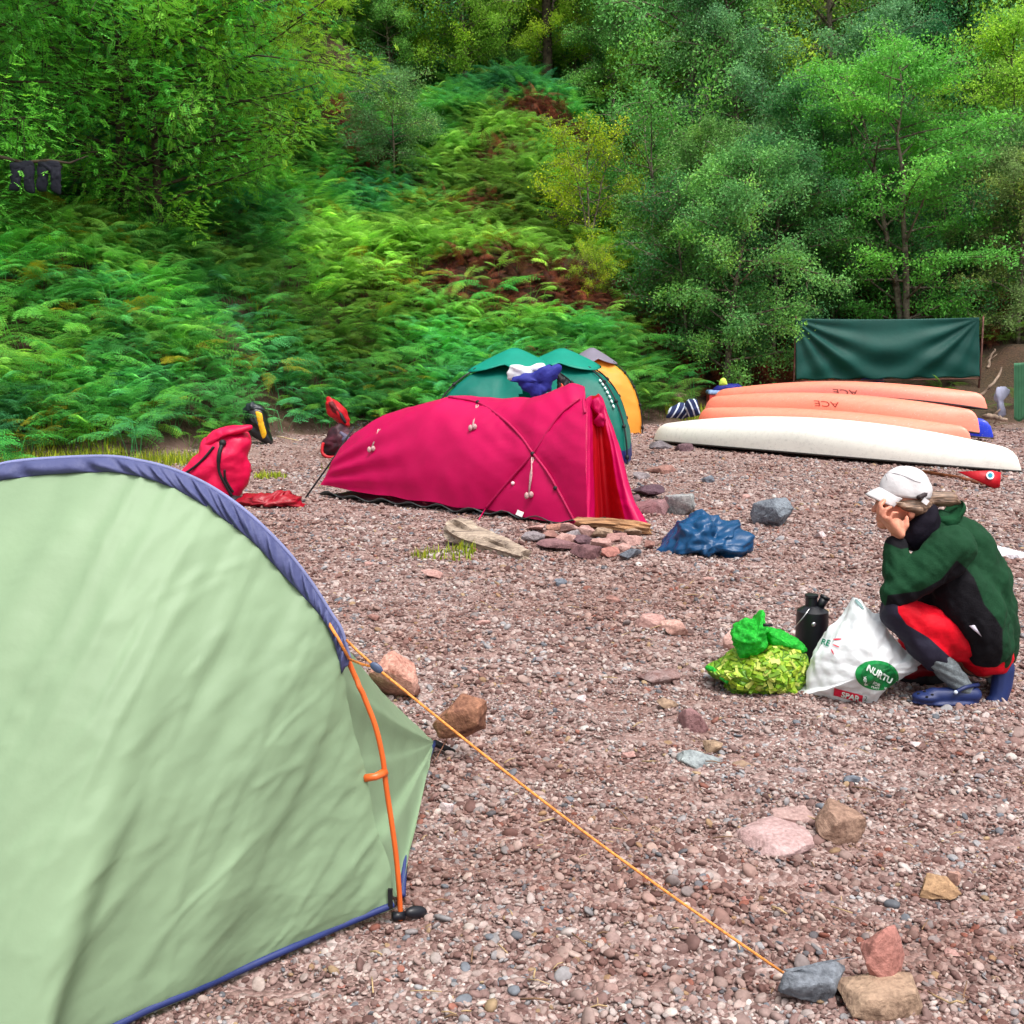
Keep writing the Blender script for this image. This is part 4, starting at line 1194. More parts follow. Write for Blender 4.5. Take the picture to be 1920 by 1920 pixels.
# ================================================================== BAGS AND CLOTHS BY THE TENTS
M_pink = mat('hot pink waterproof cloth', srgb(214, 4, 70), .5, .06, 5, .25, 40, .4, .08)
M_red = mat('red waterproof cloth', srgb(142, 0, 26), .45, .08, 5, .3, 40, .45)
M_redb = mat('bright red cloth', srgb(178, 4, 26), .5, .1, 6, .3, 40)
yb = GT(410, 940).y
sack = thing('rucksack_cover', 'slumped hot pink dry sack with black straps behind the pale green tent', 'sack', tuple(GT(410, 938)))
me = puff([(330, 900), (345, 878), (372, 845), (380, 828), (402, 812), (430, 808), (462, 812), (468, 830), (466, 850), (470, 880), (464, 905), (448, 930), (440, 944), (400, 946), (360, 925)], yb, .20, 14, 80, .45, [(91, 4, .022), (92, 9, .008)], mats=M_pink, name='sack_body')
bs_ = bvh(me)
bd_ = part('sack_body', me, sack)
me = puff([(378, 836), (392, 816), (402, 806), (425, 800), (452, 797), (471, 797), (472, 804), (455, 812), (430, 818), (405, 828), (390, 840)], yb - .06, .10, 8, 60, .5, [(93, 9, .012)], mats=M_pink)
part('rolled_neck', me, sack)
mb = MB()
A = []
for P in ([(418, 832), (412, 850), (411, 880), (420, 905), (434, 930)], [(402, 838), (385, 858), (366, 876), (348, 888)], [(421, 880), (424, 900), (436, 922)]):
    pts = lerp_poly([onto(bs_, u, v, .012)[0] for u, v in P], 20)
    mb.tube(pts, [.022] * 8 + [.016] * 12 if P[0][0] == 418 else .013, 6)
ball(mb, onto(bs_, 418, 832, .02)[0], .035)
part('strap', mb.mesh('strap', M_black), sack)
solid('black_pouch', puff([(425, 938), (435, 928), (450, 932), (452, 946), (436, 952), (422, 950)], yb - .15, .07, 6, 30, .5, [(94, 9, .02)], mats=M_black), 'small black pouch on the gravel at the foot of the pink sack', 'pouch')
solid('red_cloth', puff([(445, 940), (462, 928), (480, 927), (495, 922), (515, 926), (540, 922), (552, 930), (562, 934), (577, 950), (545, 951), (515, 951), (490, 953), (465, 952)], GT(510, 952).y + .12, .16, 12, 90, .6, [(95, 6, .04), (96, 14, .02)], mats=M_red), 'crumpled dark red cloth lying flat beside the pink sack', 'cloth')
yk = GT(485, 832).y
db = thing('dry_bag', 'black dry bag with a yellow panel standing at the edge of the ferns', 'dry bag', tuple(GT(485, 832)))
part('bag_body', puff([(460, 768), (468, 756), (485, 758), (497, 768), (501, 790), (506, 810), (511, 830), (500, 832), (484, 826), (468, 815), (460, 795)], yk, .16, 10, 60, .45, [(97, 7, .02)], mats=mat('black pvc', srgb(22, 24, 28), .3, .2, 8, .3, 30, .6), name='bag_body'), db)
part('yellow_panel', puff([(479, 772), (491, 775), (494, 790), (500, 815), (492, 823), (485, 800)], yk - .155, .02, 6, 40, .5, [(98, 12, .01)], mats=mat('yellow pvc', srgb(236, 176, 30), .4, .15, 10)), db)
part('roll_closure', puff([(456, 776), (462, 756), (474, 754), (490, 762), (496, 770), (480, 770), (466, 768)], yk - .05, .08, 6, 40, .5, [(99, 10, .02)], mats=mat('dark grey pvc', srgb(40, 46, 52), .35)), db)
yv = GT(632, 856).y + .12
rv = thing('buoyancy_vest', 'bright red buoyancy vest propped up beyond the magenta tent', 'vest', tuple(GT(634, 800)))
part('vest_body', puff([(612, 750), (620, 746), (634, 756), (648, 768), (654, 785), (655, 800), (645, 800), (632, 790), (618, 780), (611, 766)], yv, .16, 10, 60, .5, [(101, 7, .03)], mats=M_redb), rv)
part('dark_lining', puff([(616, 754), (624, 752), (634, 766), (640, 780), (634, 782), (622, 768)], yv - .13, .05, 6, 40, .5, [(102, 9, .02)], mats=mat('dark lining', srgb(92, 14, 22), .7)), rv)
part('zip_band', puff([(636, 772), (642, 776), (650, 792), (646, 794), (638, 782)], yv - .15, .03, 5, 30, .5, None, mats=M_black), rv)
yv2 = GT(632, 856).y
bv = thing('buoyancy_vest', 'black and dark red buoyancy vest leaning on the foot end of the magenta tent', 'vest', tuple(GT(632, 858)))
part('vest_body', puff([(604, 840), (607, 825), (618, 808), (632, 797), (645, 800), (660, 810), (675, 808), (664, 830), (655, 845), (648, 856), (630, 859), (612, 856)], yv2, .15, 10, 60, .5, [(103, 7, .03)], mats=mat('black red cloth', srgb(74, 18, 36), .6, .35, 4, .3, 20, col2=srgb(24, 16, 22))), bv)
part('side_panel', puff([(636, 808), (648, 812), (660, 824), (652, 832), (640, 826)], yv2 - .13, .04, 6, 30, .5, [(104, 9, .02)], mats=mat('grey violet cloth', srgb(86, 80, 104), .7)), bv)
mb = MB(); mb.tube(lerp_poly([at(606, 830, yv2 - .12), at(604, 848, yv2 - .16), at(615, 857, yv2 - .18), at(640, 856, yv2 - .18)], 16), .022, 6); part('red_trim', mb.mesh('red_trim', M_redb), bv)

# ================================================================== CRUMPLED BLUE BAG
yt = GT(1322, 1044).y
solid('blue_tarp', puff([(1233, 1036), (1246, 1015), (1262, 1000), (1272, 980), (1290, 976), (1308, 965), (1330, 964), (1350, 974), (1372, 980), (1392, 988), (1404, 1005), (1413, 1028), (1395, 1034), (1370, 1038), (1345, 1046), (1310, 1046), (1270, 1044)], yt + .22, .30, 34, 190, .6, [(111, 2.6, .05), (112, 5.5, .036), (113, 11, .014)], mats=mat('blue tarpaulin', srgb(0, 62, 104), .4, .1, 5, .1, 60, .4), centre=tuple(at(1322, 1012, yt + .22))), 'crumpled blue waterproof bag lying on the gravel right of the magenta tent', 'tarp')
# ================================================================== CANOES
def hull(name, col, rough, *_):
    """moulded hull: scuffed along its length, a few scratches, dull grime"""
    k = N(name); tc = k.n('TexCoord')
    mp = k.n('Mapping'); mp.inputs['Scale'].default_value = (.8, 9, 9); k.l(tc.outputs['Object'], mp.inputs[0])
    n1_ = k.n('TexNoise', Scale=2.0, Detail=8.0, Roughness=.7); k.l(mp.outputs[0], n1_.inputs['Vector'])
    n2_ = k.n('TexNoise', Scale=3.0, Detail=4.0); k.l(tc.outputs['Object'], n2_.inputs['Vector'])
    c = mixc(k, ramp(k, n1_.outputs[0], [(.50, (0, 0, 0)), (.70, (.5, .5, .5))]), col, tuple(x * .62 for x in col))
    c = mixc(k, ramp(k, n2_.outputs[0], [(.45, (0, 0, 0)), (.8, (.35, .35, .35))]), c, tuple(min(1, x * .8 + .08) for x in col))
    mp2 = k.n('Mapping'); mp2.inputs['Scale'].default_value = (.35, 40, 40); mp2.inputs['Rotation'].default_value = (0, 0, .06); k.l(tc.outputs['Object'], mp2.inputs[0])
    n3_ = k.n('TexNoise', Scale=2.0, Detail=2.0); k.l(mp2.outputs[0], n3_.inputs['Vector'])
    c = mixc(k, ramp(k, n3_.outputs[0], [(.66, (0, 0, 0)), (.70, (.55, .55, .55))]), c, (.55, .5, .45))
    k.l(c, k.p.inputs['Base Color']); k.p.inputs['Roughness'].default_value = rough; k.p.inputs['Specular IOR Level'].default_value = .4
    b_ = k.n('Bump', Strength=.15, Distance=.02); k.l(n2_.outputs[0], b_.inputs['Height']); k.l(b_.outputs[0], k.p.inputs['Normal'])
    return k.m
def canoe_mesh(L, B, D, sheer=.10, n=96, m=40, rock=.42):
    """upturned canoe: keel up, ends rounded, gunwales on the ground"""
    A = []
    for i in range(n):
        s = -1 + 2 * i / (n - 1)
        a = abs(s)
        b = B / 2 * max(0, 1 - a ** 2.3) ** .85
        k_ = D * (1 - rock * s * s) * (1 if a < .90 else max(.02, 1 - ((a - .90) / .10) ** 2.6) ** .5)
        g = sheer * (1 - a ** 2)
        xs = s * L / 2 * (1 - .0 * a)
        row = []
        for j in range(m):
            t = math.pi * j / (m - 1)
            cy = math.copysign(abs(math.cos(t)) ** (.72 + .25 * a), math.cos(t)); cz = math.sin(t) ** (.62 + .5 * a)
            row.append((xs, b * cy * (1 + .05 * math.sin(2 * min(t, math.pi - t))), g + max(0, k_ - g) * cz))
        A.append(row)
    return np.array(A)
def canoe(name, label, p_left, p_right, D, B, M_hull, M_rail, lift=0, tilt=0, txt=None, zl=0.0, sheer=.1, rock=.42):
    pl, pr = Vector(p_left), Vector(p_right)
    L = (pr - pl).length; c = (pl + pr) / 2
    A = canoe_mesh(L, B, D, sheer, rock=rock)
    ax = (pr - pl).normalized(); ay = Vector((-ax.y, ax.x, 0)).normalized(); az = ax.cross(ay)
    R = Matrix((ax, ay, az)).transposed() @ Matrix.Rotation(tilt, 3, 'X')
    c = c + Vector((0, 0, lift))
    sh = A.shape; P = (np.array(R) @ A.reshape(-1, 3).T).T + np.array(c)
    t = thing(name, label, 'canoe', tuple(c))
    mb = MB(); mb.grid(P.reshape(sh)); me = mb.mesh('hull', M_hull)
    b_ = bvh(me)
    part('hull', me, t)
    P = P.reshape(sh)
    mb = MB(); mb.tube([tuple(p) for p in P[:, 0]], .013, 6); mb.tube([tuple(p) for p in P[:, -1]], .013, 6)
    part('gunwale', mb.mesh('gunwale', M_rail), t)
    if txt:
        me = text_mesh('ACE', 1.0, 2)
        d = decal(b_, me, txt[0], txt[1], txt[2], .004)
        d.materials.append(mat('brown lettering', srgb(140, 60, 46), .6)); part('lettering', d, t)
    return t, b_
M_wht = hull('white hull plastic', (.80, .78, .71), .38, .02, 3, .05, 8, .5)
M_salm = hull('salmon hull plastic', srgb(246, 136, 112), .42, .03, 3, .04, 8, .5)
M_blueh = hull('blue hull plastic', srgb(16, 52, 200), .4, .06, 3, .1, 8, .5)
M_rail = mat('dark gunwale', srgb(40, 34, 32), .5)
gL, gR = GT(1226, 828), GT(1914, 887)
canoe('canoe', 'white upturned canoe nearest the viewer on the gravel', gL + Vector((0, 0, .02)), gR + Vector((0, 0, .02)), .50, .95, M_wht, M_rail, .0, rad(-3), sheer=.02, rock=.52)
pR = at(1822, 832, 16.4); pL = at(1308, 790, 19.6)
canoe('canoe', 'salmon upturned canoe directly behind the white one, foremost of the salmon canoes', pL, pR, .40, .86, M_salm, M_rail, -.04, rad(-4), sheer=.05, rock=.3)
canoe('canoe', 'salmon upturned canoe in the middle, lettered above the dark red gap', at(1318, 782, 20.3), at(1836, 815, 17.2), .53, .84, M_salm, M_rail, .02, rad(-8), ((1550, 757), (-25, -2.0), (3.0, 15)), sheer=.12, rock=.34)
canoe('canoe', 'blue upturned canoe showing only its right end between the salmon ones', at(1340, 785, 21.0), at(1862, 824, 17.3), .47, .84, M_blueh, M_rail, .02, rad(0), sheer=.06)
canoe('canoe', 'rearmost salmon upturned canoe, resting highest on the blue one', at(1336, 764, 21.9), at(1850, 776, 18.9), .46, .84, M_salm, M_rail, .08, rad(-10), ((1585, 735), (-25, -1.5), (3.0, 15)), sheer=.14)
# red inside of a canoe showing in the gap
pd_ = thing('paddle', 'red paddle blade with a round blue sticker poking out under the white canoe', 'paddle', tuple(GT(1840, 912)))
k_ = GT(1872, 914)
bz_ = T(k_.x, k_.y) + .03
mb = MB(); bp = [at(u, v, GT(u, max(v, 890)).y if v > 889 else GT(1850, 900).y + .25) for u, v in ((1795, 886), (1862, 884), (1876, 888), (1874, 914), (1866, 914))]
yp = GT(1866, 917).y; bp = [at(u, v, yp + .0 + (917 - v) * .0016) for u, v in ((1796, 884), (1862, 882), (1877, 886), (1875, 913), (1866, 916))]
mb.add(bp, [(0, 1, 2, 3, 4)]); part('blade', sheet(mb.mesh('blade', M_redb, False), .02), pd_)
mb = MB(); mb.tube([at(1730, 884, GT(1790, 892).y + .1), at(1800, 896, GT(1800, 898).y), at(1868, 914, GT(1868, 916).y)], [.02, .022, .018], 8)
part('shaft', mb.mesh('shaft', mat('varnished wood', srgb(120, 66, 40), .4, .3, 14)), pd_)
b5 = Vector(bp[0]).lerp(Vector(bp[2]), .62) + Vector((0, -.03, -.03))
nrm = (bp[1] - bp[0]).cross(bp[3] - bp[0]).normalized()
if nrm.y > 0: nrm = -nrm
q = nrm.to_track_quat('Z', 'Y').to_matrix()
cc_ = (bp[0] + bp[1] + bp[2] + bp[3] + bp[4]) / 5 + nrm * .024
cc_ = cc_ + (bp[1] - bp[4]) * .12
mb = MB(); mb.lathe([(.042, 0), (.042, .003)], 24, cc_, 0, q); mb.lathe([(.026, 0), (.026, .005)], 24, cc_, 1, q)
part('sticker', mb.mesh('sticker', [mat('white sticker', srgb(230, 235, 240), .5), mat('teal sticker', srgb(10, 140, 160), .5)], False), pd_)

# ================================================================== BEHIND THE CANOES
M_grn = fabric('dark green tarpaulin', srgb(0, 74, 66), .12, .62, .12, 12, .08, .4, .03)
YT = 22.6
tpn = thing('tarp_windbreak', 'dark green tarp stretched between two thin poles behind the canoes', 'tarp', tuple(at(1662, 720, YT)))
A = []
c00, c10, c01, c11 = at(1491, 597, YT), at(1836, 595, YT), at(1492, 712, YT), at(1836, 707, YT)
for j in range(46):
    t = j / 45; row = []
    for i in range(120):
        s = i / 119
        p = c00.lerp(c10, s).lerp(c01.lerp(c11, s), t)
        # swags hung from the two top corners
        d1 = math.hypot(s * 3.0, t * 1.0); d2 = math.hypot((1 - s) * 3.0, t * 1.0)
        a1_ = math.atan2(t * 1.1, s * 3 + .02); a2_ = math.atan2(t * 1.1, (1 - s) * 3 + .02)
        f = math.sin(a1_ * 17 + d1 * 1.2) * math.exp(-abs(a1_ - .75) * 2.0) * min(1, d1 * 1.2) * math.exp(-d1 * .8) + math.sin(a2_ * 16 + 1 + d2) * math.exp(-abs(a2_ - .75) * 2.0) * min(1, d2 * 1.2) * math.exp(-d2 * .8)
        g_ = math.sin(t * 15 - 7 * (s - .5) ** 2 * 4) * .25 * t
        row.append((p.x, p.y - .16 * f * .9 - .05 * g_ - .10 * math.sin(math.pi * s) * math.sin(math.pi * t), p.z + .015 * math.sin(s * 40) * (t > .97) - .03 * math.sin(math.pi * s) * (1 - t)))
    A.append(row)
mb = MB(); mb.grid(np.array(A)); part('sheet', sheet(mb.mesh('sheet', M_grn), .006), tpn)
for u in (1489, 1838):
    x = at(u, 700, YT).x; zt = at(u, 592, YT).z
    mb = MB(); mb.tube([(x, YT + .03, T(x, YT) - .2), (x + .01, YT + .03, (T(x, YT) + zt) / 2), (x, YT + .03, zt)], [.024, .021, .018], 8)
    part('pole', mb.mesh('pole', mat('peeled pole', srgb(112, 74, 66), .8, .3, 9)), tpn)
mb = MB(); mb.tube([c01 + Vector((0, 0, -.03)), c01.lerp(c11, .5) + Vector((0, 0, -.035)), c11 + Vector((0, 0, -.03))], .012, 6)
part('bottom_cord', mb.mesh('bottom_cord', mat('brown cord', srgb(110, 70, 62), .9)), tpn)
# cool box, navy bag and yellow cap
yc = 22.4
pc_ = at(1350, 745, yc); zc = T(pc_.x, yc)
zt_ = at(1350, 731, yc).z
cb_ = thing('cool_box', 'cool box with a pale blue lid behind the left ends of the salmon canoes', 'cool box', (pc_.x, yc, zc))
mb = MB(); mb.box((pc_.x - .02, yc, (zc + zt_ - .09) / 2), (.46, .34, zt_ - .09 - zc)); part('box_body', mb.mesh('box_body', mat('red plastic', srgb(206, 70, 64), .4), False), cb_)
mb = MB(); mb.box((pc_.x - .02, yc, zt_ - .045), (.50, .38, .085)); me = mb.mesh('lid', mat('pale blue plastic', srgb(150, 180, 222), .4), False)
bm = bmesh.new(); bm.from_mesh(me); bmesh.ops.bevel(bm, geom=bm.edges[:], offset=.02, segments=3, affect='EDGES'); bm.to_mesh(me); bm.free(); part('lid', me, cb_)
solid('navy_bag', puff([(1336, 733), (1342, 724), (1362, 719), (1385, 720), (1393, 727), (1390, 734), (1360, 735)], yc - .02, .18, 8, 40, .5, [(121, 7, .02)], mats=M_navyc), 'navy blue bag lying on top of the cool box', 'bag')
solid('lime_cap', puff([(1348, 722), (1350, 712), (1356, 708), (1361, 711), (1364, 722), (1356, 724)], yc - .1, .06, 6, 40, .5, None, mats=mat('lime plastic', srgb(206, 232, 90), .5)), 'small lime yellow bottle standing on the navy bag', 'bottle')
# blue drum with a lid band
pb_ = at(1635, 735, 23.0); zb = T(pb_.x, 23.0); ztb = at(1635, 709, 23.0).z
dr = thing('plastic_drum', 'bright blue plastic drum below the dark green tarp', 'drum', (pb_.x, 23.0, zb))
mb = MB(); h_ = ztb - zb; mb.lathe([(.20, 0), (.235, .03), (.235, h_ * .35), (.225, h_ * .38), (.235, h_ * .41), (.235, h_ * .8), (.215, h_ * .86)], 32, (pb_.x, 23.0, zb)); part('drum_body', mb.mesh('drum_body', mat('blue plastic', srgb(20, 60, 200), .35)), dr)
mb = MB(); mb.lathe([(.24, h_ * .86), (.245, h_ * .90), (.235, h_ * .96), (.12, h_), (.01, h_)], 32, (pb_.x, 23.0, zb)); part('lid', mb.mesh('lid', mat('dark blue plastic', srgb(18, 40, 130), .35)), dr)
mb = MB(); mb.lathe([(.243, h_ * .825), (.25, h_ * .84), (.243, h_ * .855)], 32, (pb_.x, 23.0, zb)); part('clamp_ring', mb.mesh('clamp_ring', mat('steel ring', (.7, .7, .72), .3, metal=1)), dr)
p = at(1666, 735, 22.8); z_ = T(p.x, 22.8); zz = at(1666, 718, 22.8).z
mb = MB(); hh_ = zz - z_; mb.lathe([(.05, 0), (.055, .02), (.055, hh_ * .7), (.025, hh_ * .86), (.025, hh_), (.005, hh_)], 16, (p.x, 22.8, z_)); solid('red_bottle', mb.mesh('red_bottle', mat('red bottle', srgb(180, 18, 40), .3)), 'slim red bottle beside the blue drum', 'bottle')
# striped cloth over a stone
for i, (P, lab) in enumerate((([(1250, 782), (1258, 764), (1272, 756), (1288, 758), (1296, 772), (1290, 782), (1270, 784)], 'navy and white striped cloth heaped left of the salmon canoes'), ([(1284, 768), (1290, 750), (1302, 747), (1311, 760), (1310, 778), (1296, 780)], 'second navy and white striped cloth, next to the end of the salmon canoe'))):
    k = N('striped cloth'); tc = k.n('TexCoord'); mp = k.n('Mapping'); mp.inputs['Rotation'].default_value = (0, .42 if i else -.5, 0); k.l(tc.outputs['Object'], mp.inputs[0])
    wv = k.n('TexWave', Scale=3.1, Distortion=.8); wv.bands_direction = 'X'; k.l(mp.outputs[0], wv.inputs[0])
    k.l(ramp(k, wv.outputs[0], [(0, srgb(22, 38, 84)), (.82, srgb(22, 38, 84)), (.86, srgb(190, 205, 225)), (1, srgb(200, 214, 232))]), k.p.inputs['Base Color']); k.p.inputs['Roughness'].default_value = .8
    solid('striped_cloth', puff(P, 20.6 - .2 * i, .14, 8, 44, .5, [(130 + i, 5, .03)], mats=k.m), lab, 'cloth')
# corrugated green sheet at the right edge
ys = 19.4
A = []
for j in range(20):
    row = []
    for i in range(120):
        s = i / 119; p = at(1901 + 60 * s, 681 - 4 * s + (104 + 6 * math.sin(s * 9)) * j / 19, ys)
        row.append((p.x, ys - .012 * math.sin(s * 130), p.z))
    A.append(row)
mb = MB(); mb.grid(np.array(A)); solid('corrugated_sheet', sheet(mb.mesh('corrugated_sheet', mat('green corrugated sheet', srgb(74, 130, 96), .5, .12, 4)), .004), 'upright green corrugated sheet cut off by the right edge of the photo', 'sheet')
# grey shirt on driftwood branches
solid('grey_shirt', puff([(1864, 736), (1874, 724), (1886, 725), (1892, 738), (1882, 750), (1884, 768), (1886, 780), (1872, 782), (1870, 760), (1866, 748)], 19.6, .06, 8, 50, .5, [(141, 8, .03)], mats=mat('grey marl cloth', srgb(150, 154, 176), .9, .1, 12)), 'grey shirt draped over a dead branch near the right edge', 'shirt')
M_dead = mat('bleached driftwood', srgb(150, 132, 116), .85, .25, 6, .6, 22, .2, col2=srgb(70, 56, 46))
for (P, r, lab) in (([(1830, 748, 20.0), (1850, 732, 20.0), (1868, 712, 20.1), (1878, 690, 20.2)], .035, 'forked pale dead branch rising towards the corrugated sheet'),
                    ([(1846, 779, 19.4), (1870, 783, 19.3), (1888, 788, 19.2)], .06, 'short grey log lying below the grey shirt'),
                    ([(1775, 752, 21.0), (1790, 745, 21.0), (1800, 736, 21.1)], .05, 'weathered branch stub behind the right ends of the canoes'),
                    ([(1760, 760, 21.0), (1785, 752, 20.9), (1812, 756, 20.8)], .05, 'driftwood stick lying behind the salmon canoes'),
                    ([(1852, 690, 21.2), (1858, 668, 21.3), (1866, 655, 21.3)], .03, 'thin bleached twig upright beside the tarp pole')):
    mb = MB(); pts = lerp_poly([at(*q) for q in P], 14); mb.tube([p + Vector((random.gauss(0, .01), 0, random.gauss(0, .01))) for p in pts], [r * (1 - .5 * i / 13) for i in range(14)], 8)
    for j in (4, 8): mb.tube([pts[j], pts[j] + Vector((.12, -.05, .14)) * (1 if j == 4 else -.8)], [r * .5, r * .2], 6)
    solid('dead_branch', mb.mesh('dead_branch', M_dead), lab, 'branch')
# trousers drying on the left
M_tr = fabric('dark navy trousers cloth', srgb(14, 16, 32), 0, .8, .3, 20)
ytr = 17.3
for i, (u, lab) in enumerate(((42, 'left pair of dark trousers hung to dry under the rowan'), (92, 'right pair of dark trousers hung to dry under the rowan'))):
    t = thing('trousers', lab, 'trousers', tuple(at(u, 305, ytr)))
    part('waist', puff([(u - 21, 305), (u - 2, 302), (u + 20, 303), (u + 22, 320), (u, 325), (u - 22, 320)], ytr, .05, 6, 30, .5, [(151 + i, 8, .02)], mats=M_tr), t)
    for s in (-1, 1):
        part('leg', puff([(u - 10 + s * 11, 312), (u + 10 + s * 11, 312), (u + 10 + s * 13, 340), (u + 9 + s * 14, 358 + 6 * (s > 0)), (u - 10 + s * 14, 356), (u - 10 + s * 12, 335)], ytr - .02, .04, 6, 36, .5, [(153 + i + s, 9, .02)], mats=M_tr), t)
mb = MB(); mb.tube([at(-60, 262, ytr - .3), at(-20, 290, ytr), at(42, 305, ytr + .02), at(92, 301, ytr + .02), at(130, 306, ytr + .1), at(165, 292, ytr + .5)], [.05, .04, .03, .025, .018, .008], 7)
solid('bare_branch', mb.mesh('bare_branch', M_barkd), 'bare branch the dark trousers hang from', 'branch')

# ================================================================== STONES AND WOOD
def rock_mesh(seed, W, H, D, m, n=13, rough=.02, sharp=.7):
    r = random.Random(seed); bm = bmesh.new()
    for _ in range(n + 5):
        d = Vector((r.gauss(0, 1), r.gauss(0, 1), r.gauss(0, 1))).normalized()
        q = max(abs(d.x), abs(d.y), abs(d.z)); d = d * (1 + sharp * (1 / q - 1) * .8) * r.uniform(.85, 1.05)
        bm.verts.new(Vector((d.x * W / 2, d.y * D / 2, d.z * H / 2)))
    res = bmesh.ops.convex_hull(bm, input=bm.verts[:])
    bmesh.ops.delete(bm, geom=list({e for e in res['geom_interior'] + res['geom_unused'] if isinstance(e, bmesh.types.BMVert)}), context='VERTS')
    bmesh.ops.bevel(bm, geom=bm.edges[:], offset=min(W, H, D) * .05, segments=2, affect='EDGES', profile=.6)
    for _ in range(2): bmesh.ops.subdivide_edges(bm, edges=[e for e in bm.edges if e.calc_length() > max(W, H) * .06], cuts=1, use_grid_fill=True)
    bmesh.ops.triangulate(bm, faces=bm.faces[:])
    S_ = max(W, H)
    off = Vector((seed * 1.7, seed * .9, 0))
    for v in bm.verts:
        q = v.co / S_
        v.co += v.co.normalized() * (noise.noise(q * 3.2 + off) * .035 + noise.noise(q * 9 + off) * .026 + noise.noise(q * 24 + off) * .012) * S_
    xs = [v.co.x for v in bm.verts]; zs = [v.co.z for v in bm.verts]
    fx = W / (max(xs) - min(xs)); fz = H / (max(zs) - min(zs))
    for v in bm.verts: v.co = Vector(((v.co.x - min(xs)) * fx - W / 2, v.co.y, (v.co.z - min(zs)) * fz))
    me = bpy.data.meshes.new('rock'); bm.to_mesh(me); bm.free(); me.materials.append(m)
    me.polygons.foreach_set('use_smooth', [True] * len(me.polygons))
    me.set_sharp_from_angle(angle=rad(32))
    return me
RM = {}
def rockmat(c1, c2):
    kk = (c1, c2)
    if kk not in RM:
        k = N('stone'); tc = k.n('TexCoord'); oi = k.n('ObjectInfo')
        ad = k.n('VectorMath'); ad.operation = 'ADD'; k.l(tc.outputs['Object'], ad.inputs[0]); k.l(oi.outputs['Random'], ad.inputs[1])
        n1_ = k.n('TexNoise', Scale=9.0, Detail=8.0, Roughness=.65, Distortion=.6); k.l(ad.outputs[0], n1_.inputs['Vector'])
        n2_ = k.n('TexNoise', Scale=70.0, Detail=4.0); k.l(ad.outputs[0], n2_.inputs['Vector'])
        a = ramp(k, n1_.outputs[0], [(.32, srgb(*c2)), (.62, srgb(*c1))])
        a = mixc(k, .35, a, ramp(k, n2_.outputs[0], [(.35, tuple(x * .5 for x in srgb(*c2))), (.7, tuple(min(1, x * 1.25) for x in srgb(*c1)))]))
        k.l(a, k.p.inputs['Base Color']); k.p.inputs['Roughness'].default_value = .8; k.p.inputs['Specular IOR Level'].default_value = .3
        bp_ = k.n('Bump', Strength=.5, Distance=.01); k.l(n2_.outputs[0], bp_.inputs['Height'])
        bq = k.n('Bump', Strength=.6, Distance=.03); k.l(n1_.outputs[0], bq.inputs['Height']); k.l(bp_.outputs[0], bq.inputs['Normal'])
        k.l(bq.outputs[0], k.p.inputs['Normal'])
        RM[kk] = k.m
    return RM[kk]
PK, PB, GRY, BLG, TAN, PUR, WHT, OCH, RED_ = ((186, 150, 142), (140, 98, 92)), ((160, 120, 110), (96, 58, 52)), ((150, 140, 142), (96, 88, 92)), ((118, 124, 134), (56, 58, 68)), ((168, 142, 120), (104, 80, 66)), ((120, 92, 98), (66, 46, 54)), ((210, 196, 196), (170, 150, 150)), ((176, 142, 108), (124, 94, 70)), ((176, 122, 112), (122, 74, 66))
